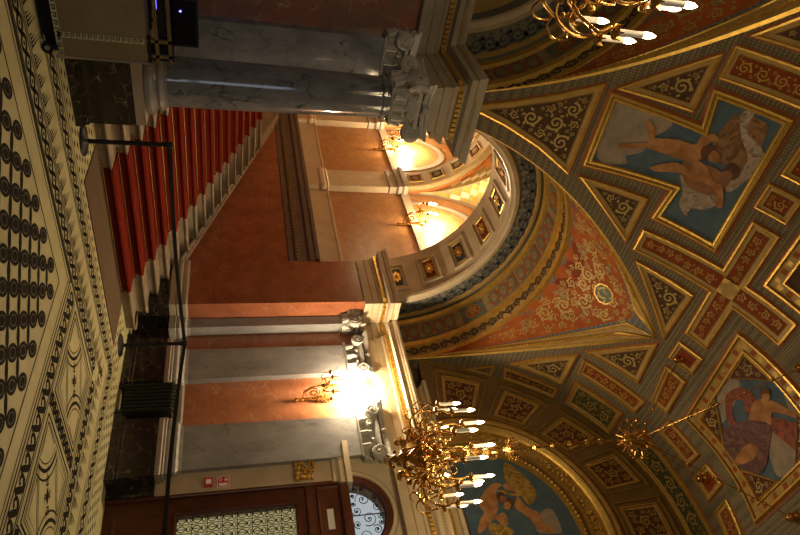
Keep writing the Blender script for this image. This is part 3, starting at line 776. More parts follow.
for k in range(NR):
    y, z = YS0+TR*k-.020, RI*k+.022
    if rod0 is None:
        r = MB(); r.tube([(-1.10, 0, 0), (1.10, 0, 0)], .0055, GOLD2, 8)
        rod0 = r.build('stair_rod', smooth=True)
        for s in (-1, 1):
            b = MB(); b.ball((s*1.11, 0, 0), .02, BRASS, 8); b.box(s*1.085-.012, s*1.085+.012, -.006, .02, -.018, .018, BRASS); b.build('rod_finial', rod0)
        o = rod0
    else: o = copy_tree(rod0)
    o.location = (5.75, y, z)
    pos = 'lowest brass rod holding the red carpet at the floor' if k == 0 else 'brass rod at the back of the red carpeted step, %s from the floor' % ['first', 'second', 'third', 'fourth', 'fifth', 'sixth', 'seventh', 'eighth', 'ninth', 'tenth', 'eleventh', 'twelfth', 'thirteenth', 'fourteenth', 'fifteenth'][k-1]
    tag(o, pos, 'stair rod', 'brass rods on the stair carpet')
XH = 7.70
h = MB()
h.box(XH, XD, YB, 16, 0, 3.0, REDM); h.box(XH, XD, YB, 16, 3.0, 9, ORNG)
wall_hall = h.build('wall_stair_side', kind='structure')
h = MB(); h.box(3.5, 3.74, YB, 16, 0, 9, ORNG); h.box(3.5, XD, 16, 16.3, 0, 9, ORNG); h.build('wall_stair_far', kind='structure')
# stair string, dark cornice, cream dado of the upper floor
m = MB()
y0, z0, y1, z1 = YB, .64, 14.95, 2.80
pr = [(0, -.05), (.05, -.045), (.06, 0), (.085, .02), (.085, .06), (.05, .085), (.05, .11), (.02, .13), (0, .135)]
m.grid([[(XH-o, y0, z0+z) for o, z in pr], [(XH-o, y1, z1+z) for o, z in pr]], CREAM2)
m.build('string_moulding', wall_hall)
m = MB(); m.grid([[(XH-.02, y0, 0), (XH-.02, y0, z0)], [(XH-.02, y1, 2.2), (XH-.02, y1, z1)]], LIME); m.build('stair_string', wall_hall)
m = MB(); m.sweep([(XH, 16), (XH, YB)], [(0, 2.62), (.03, 2.64), (.03, 2.74), (.07, 2.76), (.07, 2.86), (.05, 2.87), (.05, 2.98), (.12, 3.02), (.12, 3.10), (.16, 3.14), (.16, 3.2), (0, 3.21)][::1], DARKST)
q = m.build('dark_cornice', wall_hall)
m = MB(); beads(m, [(XH, 16), (XH, YB)], .078, 2.80, .09, .022, GOLD2, .02); q2 = m.build('egg_moulding', q)
m = MB(); m.box(XH-.06, XH+.01, YB, 16, 3.2, 3.62, CREAM); m.box(XH-.08, XH+.01, YB, 16, 3.60, 3.64, CREAM); m.build('cream_dado', wall_hall)
m = MB(); m.box(XH-.05, XH+.01, YB, 16, 5.28, 5.46, CREAM); m.build('cream_string_course', wall_hall)
for yc, wd in ((11.65, .62), (14.6, .62)):
    m = MB(); y0, y1 = yc-wd/2, yc+wd/2; x = XH-.16
    m.box(x, XH, y0, y1, 3.2, 5.12, CREAM)
    p = m.build('pilaster', loc=(XH, yc, 3.2), label='cream stone pilaster between orange panels above the stair, %s' % ('nearer one' if yc < 12 else 'farther one half behind the column'), cat='pilaster', group='cream pilasters of the stair hall')
    m = MB(); m.sweep([(XH, y1), (x, y1), (x, y0), (XH, y0)], [(0, 3.45), (.02, 3.46), (.04, 3.50), (.04, 3.56), (.02, 3.60), (.03, 3.63), (0, 3.66)], CREAM); m.build('base', p)
    m = MB(); m.sweep([(XH, y1), (x, y1), (x, y0), (XH, y0)], [(0, 5.0), (.03, 5.02), (.03, 5.06), (.01, 5.08), (.01, 5.18), (.06, 5.22), (.06, 5.3), (.1, 5.34), (.1, 5.42), (0, 5.43)], CREAM2); m.box(x+.003, XH, y0+.003, y1-.003, 5.1, 5.43, CREAM2); m.build('capital', p)
# transverse coffered arch over the stair, and groin vaults
def tarch(y0, y1):
    cx, zc, R = 5.70, 5.42, 1.80; th = [math.pi*i/40 for i in range(41)]
    m = MB()
    m.grid([[(cx-r*math.cos(a), y, zc+r*math.sin(a)) for r, y in [(2.3, y0), (R+.22, y0), (R+.2, y0-.04), (R+.15, y0-.04), (R+.13, y0-.02), (R+.02, y0-.02), (R, y0), (R, y1), (2.3, y1)]] for a in th], None, mats=[CREAM, GOLD2, VERM, GOLD2, TANF, GOLD2, CREAM, CREAM])
    s = m.build('cross_arch', wall_hall, smooth=True)
    def f(t, y, d): a = math.pi-t/R; return (cx+(R-d)*math.cos(a), y, zc+(R-d)*math.sin(a))
    L1 = math.pi*R
    for i in range(11):
        t0 = L1*(i+.5)/11-.17; poly = [(t0, y0+.1), (t0+.34, y0+.1), (t0+.34, y1-.1), (t0, y1-.1)]
        g = MB(); strip(g, f, poly, 0, .002, .02, .03, GOLD2); strip(g, f, poly, .02, .03, .05, .005, CREAM); fill(g, f, inset(poly, .05), .004, (PBLU, PRED, GREEN)[i % 3], 1)
        c = g.build('coffer', s)
        g = MB(); disc(g, f, t0+.17, (y0+y1)/2, .09, .012, TANF, 14); disc(g, f, t0+.17, (y0+y1)/2, .055, .02, SCROLL, 10); g.build('rosette', c)
tarch(11.38, 11.92); tarch(14.33, 14.87)
CRV = mottled('cream_vault_plaster', (.52, .43, .28), (.46, .37, .22), 4, .6)
OLV = lattice('green_orange_vault_panel', (.16, .17, .07), (.42, .16, .04), 5)
def groin(y0, y1):
    cx, hw = 5.72, 2.0; cy, hy = (y0+y1)/2, (y1-y0)/2; m = MB(); n = 28; zs, hh = 5.42, 2.0
    P = [[None]*(n+1) for _ in range(n+1)]
    for i in range(n+1):
        for j in range(n+1):
            u, v = -1+2*i/n, -1+2*j/n; z = zs+hh*max(math.sqrt(max(0, 1-u*u)), math.sqrt(max(0, 1-v*v)))
            P[i][j] = (cx+u*hw, cy+v*hy, z)
    for i in range(n):
        for j in range(n):
            u, v = -1+2*(i+.5)/n, -1+2*(j+.5)/n; dd = abs(abs(u)-abs(v)); e = max(abs(u), abs(v))
            mm = TANF if dd < .06 else GOLD2 if dd < .10 else (OLV if .25 < dd < .55 and e > .55 else GOLD2 if .2 < dd < .25 or .55 < dd < .6 else CRV)
            m.face([P[i][j], P[i+1][j], P[i+1][j+1], P[i][j+1]], mm)
    m.build('stair_vault', wall_hall)
    # painted arched panel line on the wall tympanum
    m = MB(); k = 24
    for r0, r1 in ((.62, .70), (.93, 1.0)):
        m.grid([[(XH-.02, cy-hy*r*math.cos(math.pi*i/k), 5.44+hh*.97*r*math.sin(math.pi*i/k)) for r in (r0, r1)] for i in range(k+1)], CREAM2)
    m.build('tympanum_band', wall_hall)
groin(YB, 11.38); groin(11.92, 14.33)

# ======================= COLUMN, PILASTERS ===========================================================
def volute(mb, c, r, ax, m, th=.07, sg=1):
    """scroll disc with axis ax"""
    ax = Vector(ax).normalized(); a = Vector((0, 0, 1)); b = ax.cross(a); c = Vector(c)
    mb.lathe([(0, -th/2), (r*.9, -th/2), (r, -th*.3), (r*.86, 0), (r, th*.3), (r*.9, th/2), (0, th/2)], c, m, 16, axis=ax)
    for s in (-1, 1):
        pts = [c+ax*(s*th*.52)+(a*math.cos(t)*1+b*math.sin(t)*sg)*(r*.88*(1-t/13.)) for t in [i*.45 for i in range(24)]]
        mb.tube(pts, r*.10, m, 5)
        mb.ball(c+ax*(s*th*.5), r*.24, m, 8)
def capital_parts(parent, cx, cy, z0, z1, hw, hd, m, face=None):
    """composite capital about a shaft of half width hw, depth hd; volutes at the corners"""
    H = z1-z0; b = MB()
    sq = lambda k, e=0: [(cx-(hw*k+e), cy-(hd*k+e)), (cx+(hw*k+e), cy-(hd*k+e)), (cx+(hw*k+e), cy+(hd*k+e)), (cx-(hw*k+e), cy+(hd*k+e))]
    for k0, e0, a0, k1, e1_, a1 in ((1.0, .02, 0, 1.0, .035, .03), (1.0, .035, .03, 1.0, .02, .08), (1.0, .0, .08, 1.0, .03, .55), (1, .03, .55, 1, .10, .62), (1, .10, .62, 1, .11, .72)):
        A, B = sq(k0, e0), sq(k1, e1_)
        for i in range(4): b.face([(*A[i], z0+a0*H), (*A[(i+1) % 4], z0+a0*H), (*B[(i+1) % 4], z0+a1*H), (*B[i], z0+a1*H)], m)
    g = b
    # abacus with hollowed sides
    ab = MB(); pts = []
    R = [sq(1, .16)[i] for i in range(4)]
    for i in range(4):
        p, q = Vector(R[i]), Vector(R[(i+1) % 4]); d = (q-p).normalized(); nn = Vector((d.y, -d.x))
        for t in (0.0, .06, .2, .35, .5, .65, .8, .94): v = p+(q-p)*t-nn*(.10*math.sin(math.pi*t)); pts.append(v)
    n = len(pts); C_ = Vector((cx, cy))
    rows = [[(C_.x+(v.x-C_.x)*k, C_.y+(v.y-C_.y)*k, z) for v in pts] for k, z in ((.9, z0+.80*H), (.94, z0+.86*H), (.94, z0+.90*H), (1, z0+.93*H), (1, z1), )]
    ab.grid(rows, m, closed=True); ab.face(rows[0], m); ab.face(rows[-1], m); ab.build('abacus', parent)
    for sx in (-1, 1):
        for sy in (-1, 1):
            if (face == 'x' and sx > 0) or (face == 'y' and sy > 0): continue
            if face:
                v = MB(); r_ = min(H*.27, .115)
                cc_ = (cx-hw-.07, cy+sy*(hd+.01), z0+.58*H) if face == 'x' else (cx+sx*(hw+.01), cy-hd-.07, z0+.58*H)
                volute(v, cc_, r_, (1, 0, 0) if face == 'x' else (0, 1, 0), m, .10, sy if face == 'x' else -sx); v.build('volute', parent, smooth=True); continue
            v = MB(); c = (cx+sx*(hw+.085), cy+sy*(hd+.085), z0+.60*H); volute(v, c, H*.25, (-sy, sx, 0), m, .10, 1)
            # stem leading up under the abacus
            v.tube([(cx+sx*hw*.35, cy+sy*hd*1.05, z0+.82*H), (cx+sx*hw*.7, cy+sy*hd*1.1, z0+.86*H), (c[0], c[1], z0+.83*H)], .03, m, 6)
            v.build('volute', parent, smooth=True)
    for fx, fy in ((0, -1), (-1, 0), (1, 0)):
        X, Y = cx+fx*(hw+.05), cy+fy*(hd+.05); tx, ty = -fy, fx
        w2 = hw if fy else hd
        g.ball((X, Y, z0+.90*H), .055, m, 8)
        for k in range(5):
            a = k/4; s = (a-.5)*1.5*w2; g.ball((X+tx*s, Y+ty*s, z0+(.62-.22*math.sin(math.pi*a))*H), .038, m, 8)
        for k in (-1, 0, 1):
            s = k*.62*w2; g.tube([(X+tx*s-fx*.03, Y+ty*s-fy*.03, z0+.09*H), (X+tx*s, Y+ty*s, z0+.28*H), (X+tx*s+fx*.04, Y+ty*s+fy*.04, z0+.36*H)], [.05, .04, .015], m, 6)
    g.build('bell', parent, smooth=True)
# the grey column
CX, CYY = 3.25, 6.83
colm = empty('marble_column', (CX, CYY, 0), 'round polished grey marble column on a black pedestal beside the stairs', 'column')
b = MB(); b.box(CX-.42, CX+.40, CYY-.39, CYY+.42, 0, .09, BLACKM); b.box(CX-.40, CX+.385, CYY-.375, CYY+.40, .09, .13, BLACKM); b.box(CX-.385, CX+.37, CYY-.36, CYY+.40, .13, .60, BLACKM); b.build('pedestal', colm)
b = MB(); b.box(CX-.37, CX+.36, CYY-.36, CYY+.37, .60, .70, CREAM2)
pl = b.build('plinth', colm)
b = MB(); b.lathe([(.355, .70), (.375, .725), (.375, .765), (.345, .79), (.315, .80), (.305, .825), (.32, .84), (.325, .86), (.31, .885), (.285, .90), (.285, .93)], (CX, CYY, 0), GREYM, 36); b.build('base', colm, smooth=True)
b = MB(); b.lathe([(.282, .92), (.276, .97), (.274, 1.2), (.268, 1.9), (.256, 2.7), (.244, 3.30), (.262, 3.32), (.262, 3.36), (.24, 3.38), (.24, 3.5)], (CX, CYY, 0), GREYC, 48); b.build('shaft', colm, smooth=True)
cp = empty('capital', (0, 0, 3.38)); cp.parent = colm
b = MB(); b.lathe([(.25, 3.40), (.27, 3.42), (.25, 3.45), (.26, 3.6), (.32, 3.68), (.33, 3.72), (.26, 3.76)], (CX, CYY, 0), STUC, 28); b.build('neck', cp, smooth=True)
capital_parts(cp, CX, CYY, 3.40, 3.885, .21, .21, STUC)
# pilasters
def pilaster(cx, cy, hw, hd, face, label, ped=None, mat_=GREYM, capm=STUC, pm=None, zc0=3.46, z0=.9):
    """rectangular half column against a wall, centre (cx, cy) half sizes along x and y"""
    r = empty('pilaster', (cx, cy, 0), label, 'pilaster')
    b = MB(); t = .955
    rows = [[(cx+sx*hx, cy+sy*hy, z) for sx, sy in ((-1, -1), (1, -1), (1, 1), (-1, 1))] for hx, hy, z in ((hw, hd, z0), (hw*(t if face == 'y' else 1), hd*(t if face == 'x' else 1), zc0+.02))]
    b.grid(rows, mat_, closed=True); b.build('shaft', r)
    b = MB(); e = [(0, 0)]
    P = [(cx+hw, cy+hd), (cx-hw, cy+hd), (cx-hw, cy-hd), (cx+hw, cy-hd)] if face == 'x' else [(cx-hw, cy+hd), (cx-hw, cy-hd), (cx+hw, cy-hd), (cx+hw, cy+hd)]
    b.sweep(P, [(.10, .60), (.10, .70), (.07, .71), (.085, .735), (.085, .765), (.05, .79), (.035, .80), (.05, .82), (.05, .85), (.02, .87), (.006, .88), (.004, .93)], capm if pm is None else pm)
    b.build('base', r)
    c = empty('capital', (0, 0, zc0)); c.parent = r
    capital_parts(c, cx, cy, zc0, 3.885, hw, hd, capm, face)
    if ped:
        x0, x1, y0, y1 = ped; b = MB()
        Pp = [(x1, y1), (x0, y1), (x0, y0), (x1, y0)]
        b.sweep(Pp, [(.05, 0), (.05, .11), (.035, .12), (.03, .15), (0, .17), (0, .60), (0, .60)], BLACKM)
        b.face([(x0, y0, .599), (x1, y0, .599), (x1, y1, .599), (x0, y1, .599)], BLACKM); b.build('pedestal', r)
        b = MB(); b.sweep(Pp, [(-.012, .60), (-.012, .66), (-.03, .675), (-.03, .70)], CREAM2); b.face([(x0+.03, y0+.03, .70), (x1, y0+.03, .70), (x1, y1-.03, .70), (x0+.03, y1-.03, .70)], CREAM2); b.build('pedestal_cap', r)
    return r
pilaster(8.10, 6.83, .06, .31, 'x', 'flat grey marble pilaster left of the wall sconce', ped=(7.86, 8.14, 6.38, 7.26))
pilaster(8.09, 5.29, .07, .36, 'x', 'wide grey marble pilaster between the wall sconce and the door', ped=(7.84, 8.14, 4.78, 5.70))
pilaster(8.03, 7.63, .10, .10, 'x', 'slim grey marble pilaster in the corner of the red pier', mat_=GREYM)
pilaster(3.12, 7.68, .30, .07, 'y', 'flat grey marble pilaster on the wall behind the round column', mat_=GREYC)
# pier dressing: dark base and pale moulding round the red pier
def pier_base(name, path, parent):
    b = MB(); b.sweep(path, [(.05, 0), (.05, .11), (.03, .13), (.02, .16), (.02, .60)], BLACKM); o1 = b.build('black_marble_base', parent)
    b = MB(); b.sweep(path, [(.03, .60), (.03, .69), (.015, .70), (.035, .72), (.035, .76), (.01, .79), (.02, .82), (.02, .86), (0, .89)], CREAM2); b.build('pale_base_moulding', parent)
pier_base('pier', [(7.60, YB), (7.60, YW), (XD, YW), (XD, 4.66)], wall_arch)
pier_base('left', [(-3.9, YW), (3.84, YW), (3.84, YB)], wall_arch)
# ======================= RADIATOR ====================================================================
rd = empty('cast_iron_radiator', (7.90, 5.98, 0), 'dark green ribbed iron radiator standing between two black marble pedestals', 'radiator')
GRI = mat('dark_green_iron', (.022, .026, .018), .35, .2)
for k in range(8):
    b = MB(); y = 5.815+k*.063
    b.obox((7.90, y, .42), (.10, 0, 0), (0, .024, 0), (0, 0, .33), GRI); b.tube([(7.80, y, .10), (7.80, y, .74), (7.83, y, .78), (7.90, y, .79)], .026, GRI, 8)
    b.build('section', rd)
b = MB(); b.tube([(7.84, 5.79, .16), (7.84, 6.28, .16)], .03, GRI, 8); b.build('connecting_pipe', rd); b = MB(); b.tube([(7.84, 5.79, .70), (7.84, 6.28, .70)], .03, GRI, 8); b.build('connecting_pipe', rd)
for y in (5.815, 6.256):
    b = MB(); b.box(7.80, 7.84, y-.02, y+.02, 0, .12, GRI); b.build('foot', rd)
b = MB(); b.tube([(7.84, 5.79, .16), (7.84, 5.78, .16), (7.78, 5.78, 0)], .015, GRI, 8); b.build('valve', rd)
# ======================= DOOR =========================================================================
DG = mat('frosted_door_glass', (.85, .86, .82), .3)
nt = DG.node_tree; nt.nodes.clear(); out = nt.nodes.new('ShaderNodeOutputMaterial'); mx = nt.nodes.new('ShaderNodeMixShader'); tr = nt.nodes.new('ShaderNodeBsdfTransparent'); gl = nt.nodes.new('ShaderNodeBsdfGlossy')
tr.inputs[0].default_value = (.95, .95, .84, 1); gl.inputs['Roughness'].default_value = .1; mx.inputs[0].default_value = .08
nt.links.new(tr.outputs[0], mx.inputs[1]); nt.links.new(gl.outputs[0], mx.inputs[2]); nt.links.new(mx.outputs[0], out.inputs[0])
DGC = DG.copy(); DGC.name = 'cream_door_glass'
for n_ in DGC.node_tree.nodes:
    if n_.type == 'BSDF_TRANSPARENT': n_.inputs[0].default_value = (.92, .80, .50, 1)
dy0, dy1 = 3.58, 4.62
door = MB()
x0, x1 = XD+.0, XD+.12
ga, gb, gz0, gz1 = 3.86, 4.34, .90, 2.44
door.box(x0, x1, gb, dy1, 0, 3.2, WOOD); door.box(x0, x1, dy0, ga, 0, 3.2, WOOD); door.box(x0, x1, ga, gb, 0, gz0, WOOD); door.box(x0, x1, ga, gb, gz1, 3.2, WOOD)
door1 = door.build('door_1', kind='structure')
m = MB()
for (a, b, c, d, e) in ((ga, gb, gz0, gz1, .0), (3.82, 4.38, .16, .74, .0), (3.68, 4.52, 2.78, 3.06, 0)):
    def DF(u, v, dd): return (x0-dd, u, v)
    poly = [(a-.035, c-.035), (b+.035, c-.035), (b+.035, d+.035), (a-.035, d+.035)]
    strip(m, DF, poly, 0, .002, .008, .022, WOOD); strip(m, DF, poly, .008, .022, .03, .012, WOOD); strip(m, DF, poly, .03, .012, .036, .0, WOOD)
m.box(x0-.05, x0, 4.575, dy1, 0, 3.16, WOOD); m.box(x0-.03, x0, 3.60, 4.575, 2.60, 2.68, WOOD); m.box(x0-.07, x0, 3.5, 4.66, 3.08, 3.2, WOOD)
m.build('door_moulding', door1)
m = MB(); m.box(x0-.056, x0-.050, 4.583, 4.592, 0.75, 2.70, mat('steel_edge', (.6, .62, .66), .25, .9)); m.build('edge_strip', door1, label='thin bright metal strip')
m = MB(); m.box(x0+.05, x0+.052, ga, gb, gz0, gz1, DGC); m.build('glass_pane', door1)
m = MB()
for i in range(8):
    for j in range(4):
        z = gz0+(gz1-gz0)*(i+.5)/8; y = ga+(gb-ga)*(j+.5)/4
        for s in (-1, 1):
            m.tube([(x0+.03, y+s*.004, z-.09), (x0+.03, y+s*.035, z-.06), (x0+.03, y+s*.042, z-.02), (x0+.03, y+s*.018, z+.005), (x0+.03, y+s*.012, z+.03), (x0+.03, y+s*.04, z+.055), (x0+.03, y+s*.02, z+.085), (x0+.03, y+s*.002, z+.07)], .0065, IRON, 4)
        m.ball((x0+.03, y, z+.03), .013, IRON, 6); m.tube([(x0+.03, y, z-.1), (x0+.03, y, z+.03)], .005, IRON, 4)
    m.tube([(x0+.03, ga, gz0+(gz1-gz0)*i/8), (x0+.03, gb, gz0+(gz1-gz0)*i/8)], .007, IRON, 4)
for j in range(5): m.tube([(x0+.03, ga+(gb-ga)*j/4, gz0), (x0+.03, ga+(gb-ga)*j/4, gz1)], .005, IRON, 4)
m.build('iron_grille', door1)
m = MB(); m.box(x0-.008, x0, 3.93, 4.22, 2.865, 2.955, mat('white_plate', (.62, .60, .55), .4)); 
pt = m.build('door_plate', label='small white notice plate above the glass door', cat='sign', loc=(x0, 4.1, 2.9))
# fanlight
wn = MB(); R_ = .50
th = [math.pi*i/32 for i in range(33)]
wn.grid([[(x, 4.10+r*math.cos(a), 3.2+r*math.sin(a)) for r, x in ((.58, x0), (.58, x0-.03), (.54, x0-.04), (.50, x0-.02), (.49, x0+.04), (.47, x0+.04))] for a in th], WOOD)
win = wn.build('window_1', smooth=True, kind='structure')
m = MB(); m.face([(x0+.06, 4.10+.5*math.cos(a), 3.2+.5*math.sin(a)) for a in th], DG); m.build('glass_pane', win)
m = MB()
def FW(u, v, d): return (x0+.03-d, u, v)
random.seed(5)
poly = [(4.10+.47*math.cos(a), 3.21+.47*math.sin(a)) for a in th[::2]]
A = poly; scr = MB(); 
P_ = np.array([(u, v) for u in np.arange(3.6, 4.6, .012) for v in np.arange(3.2, 3.7, .012)]); D_ = pdist(A, P_)
for k in range(16):
    i = int(D_.argmax()); r = min(D_[i], .12)
    if r < .03: break
    x, y = P_[i]; sg = 1 if k % 2 else -1; a0 = random.random()*6
    m.tube([(x0+.03, x+r*.95*(1-.8*t/18)*math.cos(a0+sg*t*.5), y+r*.95*(1-.8*t/18)*math.sin(a0+sg*t*.5)) for t in range(19)], .0065, IRON, 4)
    m.ball((x0+.03, x, y), .016, IRON, 6)
    D_ = np.minimum(D_, np.hypot(P_[:, 0]-x, P_[:, 1]-y)-r)
m.tube([(x0+.03, 4.10, 3.2), (x0+.03, 4.10, 3.68)], .008, IRON, 4)
m.build('iron_grille', win)
# cream surround with gilt beads
s = MB()
s.grid([[(x, 4.10+r*math.cos(a), 3.2+r*math.sin(a)) for r, x in ((1.0, x0-.0), (1.0, x0-.05), (.96, x0-.06), (.93, x0-.05), (.90, x0-.035), (.66, x0-.03), (.63, x0-.06), (.58, x0-.06), (.57, x0))] for a in [-.0+math.pi*i/40 for i in range(41)]], None, mats=[GOLD2, GOLD, GOLD, CREAM, CREAM, CREAM2, CREAM, CREAM])
tr5 = s.build('trim_5', smooth=True, kind='structure')
s = MB()
for i in range(52): a = math.pi*(i+.5)/52; s.ball((x0-.065, 4.1+.945*math.cos(a), 3.2+.945*math.sin(a)), .02, GOLD, 6)
s.build('gilt_beading', tr5)
s = MB(); s.sweep([(XD+.1, 5.10), (XD-.05, 5.10), (XD-.05, 4.62), (XD+.1, 4.62)], [(0, 2.46), (0, 2.98), (.03, 3.0), (.03, 3.05), (.07, 3.10), (.07, 3.16), (.10, 3.18), (.10, 3.26), (0, 3.27)], CREAM)
s.box(XD-.047, XD+.1, 4.622, 5.098, 2.465, 3.265, CREAM); s.box(XD-.04, XD+.1, 4.63, 4.94, 0.9, 2.5, CREAM); s.box(XD-.06, XD+.1, 4.62, 4.96, .60, .92, CREAM); s.box(XD-.09, XD+.1, 4.62, 4.98, 0, .60, BLACKM); js = s.build('door_pier', wall_door)
s = MB(); random.seed(9)
for i in range(90): s.ball((XD-.05-random.random()*.05, random.uniform(4.66, 4.98), random.uniform(2.48, 2.76)), random.uniform(.018, .032), GOLD, 6)
s.build('gilt_capital', js)
# signs
RS = mat('sign_red', (.62, .035, .03), .4); WS = mat('sign_white', (.80, .78, .74), .4)
s = MB(); s.box(XD-.05, XD-.04, 4.665, 4.835, 1.40, 1.565, WS)
fs = s.build('fire_equipment_sign', label='square red and white fire hose sign beside the door', cat='sign', loc=(XD-.045, 4.75, 1.48))
s = MB(); s.box(XD-.053, XD-.0505, 4.675, 4.825, 1.41, 1.555, RS); s.build('red_field', fs)
s = MB(); xx = XD-.055
s.box(xx-.001, xx, 4.685, 4.73, 1.425, 1.54, WS); s.box(xx-.001, xx, 4.76, 4.80, 1.50, 1.545, WS); s.tube([(xx, 4.755, 1.43), (xx, 4.78, 1.47), (xx, 4.81, 1.44), (xx, 4.79, 1.42)], .006, WS, 5); s.build('pictogram', fs)
s = MB(); s.box(XD-.09, XD-.04, 4.69, 4.81, 1.235, 1.345, RS)
fa = s.build('fire_alarm_box', label='small red alarm call box beside the door', cat='alarm box', loc=(XD-.05, 4.75, 1.29))
s = MB(); s.box(XD-.093, XD-.09, 4.715, 4.785, 1.255, 1.325, WS); s.build('cover_glass', fa)
FIG1= [('cloud', [(2.75, 6.16), (2.77, 5.82), (2.92, 5.81), (3.05, 5.87), (3.25, 5.88), (3.38, 5.97), (3.48, 5.95), (3.51, 6.13)]), ('brown', [(3.05, 5.45), (2.7, 5.47), (2.47, 5.42), (2.45, 5.19), (2.67, 5.14), (2.85, 5.08), (3.19, 5.12), (3.33, 5.18), (3.25, 5.27), (3.1, 5.19), (3.0, 5.25), (3.05, 5.32)]), ('white', [(2.45, 5.4), (2.38, 5.32), (2.6, 5.3), (2.75, 5.09), (2.97, 5.06), (3.32, 5.16), (3.26, 5.21), (2.91, 5.17), (2.69, 5.31)]), ('white', [(3.37, 5.58), (3.45, 5.41), (3.44, 5.26), (3.52, 5.2), (3.67, 5.27), (3.72, 5.37), (3.85, 5.37), (3.74, 5.47), (3.56, 5.5)]), ('shade', [(3.2, 5.6), (3.16, 5.51), (3.13, 5.37), (3.22, 5.23), (3.44, 5.26), (3.49, 5.39), (3.43, 5.53)]), ('flesh', [(3.26, 6.04), (3.15, 5.91), (3.11, 5.88), (2.9, 5.95), (2.87, 5.93), (2.96, 5.87), (3.04, 5.85), (2.97, 5.71), (2.96, 5.59), (2.83, 5.57), (2.76, 5.5), (2.82, 5.45), (2.88, 5.5), (3.01, 5.5), (3.14, 5.51), (3.19, 5.63), (3.19, 5.76), (3.2, 5.85), (3.21, 5.9), (3.31, 6.02)]), ('flesh', [(3.4, 5.79), (3.24, 5.64), (3.28, 5.52), (3.15, 5.54), (3.14, 5.45), (3.29, 5.32), (3.3, 5.24), (3.53, 5.15), (3.55, 5.21), (3.39, 5.27), (3.35, 5.41), (3.4, 5.48), (3.35, 5.58), (3.44, 5.75)]), ('hair', [(2.96, 5.41), (3.02, 5.41), (3.07, 5.42), (3.09, 5.46), (3.08, 5.49), (3.03, 5.52), (2.97, 5.53), (2.92, 5.51), (2.9, 5.48), (2.92, 5.44)]), ('flesh', [(2.98, 5.38), (3.02, 5.37), (3.06, 5.38), (3.08, 5.41), (3.07, 5.44), (3.03, 5.46), (2.99, 5.46), (2.95, 5.45), (2.94, 5.43), (2.95, 5.4)]), ('hair', [(3.06, 5.18), (3.12, 5.17), (3.17, 5.19), (3.2, 5.22), (3.18, 5.27), (3.14, 5.3), (3.08, 5.3), (3.03, 5.29), (3.01, 5.26), (3.02, 5.22)]), ('shade', [(3.15, 5.21), (3.19, 5.21), (3.23, 5.22), (3.25, 5.24), (3.24, 5.27), (3.21, 5.3), (3.16, 5.31), (3.12, 5.29), (3.1, 5.27), (3.11, 5.23)])]
FIG2= [('cloud', [(5.39, 4.12), (5.54, 3.91), (6.0, 3.82), (6.25, 3.84), (5.9, 4.07)]), ('cloud', [(5.55, 3.34), (5.29, 2.99), (5.46, 2.79), (5.82, 2.83), (5.81, 3.09)]), ('cloud', [(5.05, 3.52), (4.88, 3.39), (5.11, 3.18), (5.16, 3.31)]), ('red', [(5.73, 4.0), (5.46, 3.9), (5.45, 3.68), (5.71, 3.66), (5.61, 3.8), (5.75, 3.88), (5.93, 3.72), (5.85, 3.55), (6.06, 3.65), (5.97, 3.85)]), ('red', [(5.42, 3.4), (5.16, 3.12), (5.04, 2.95), (5.21, 2.76), (5.38, 2.89), (5.51, 3.17), (5.55, 3.34)]), ('flesh', [(5.71, 3.61), (5.47, 3.69), (5.26, 3.53), (5.11, 3.22), (5.14, 3.19), (5.37, 3.44), (5.52, 3.35), (5.75, 3.54)]), ('purple', [(6.25, 3.78), (5.78, 3.61), (5.52, 3.37), (5.7, 3.2), (6.03, 3.02), (6.3, 3.23), (6.12, 3.33), (6.41, 3.37), (6.36, 3.7)]), ('flesh', [(6.02, 3.41), (5.89, 3.28), (6.06, 3.22), (6.31, 3.3), (6.35, 3.38)]), ('hair', [(5.21, 3.61), (5.25, 3.6), (5.31, 3.61), (5.34, 3.64), (5.36, 3.68), (5.34, 3.71), (5.29, 3.73), (5.23, 3.72), (5.2, 3.69), (5.19, 3.65)]), ('flesh', [(5.25, 3.58), (5.29, 3.57), (5.33, 3.57), (5.36, 3.6), (5.37, 3.63), (5.35, 3.65), (5.32, 3.67), (5.28, 3.66), (5.25, 3.64), (5.24, 3.6)])]
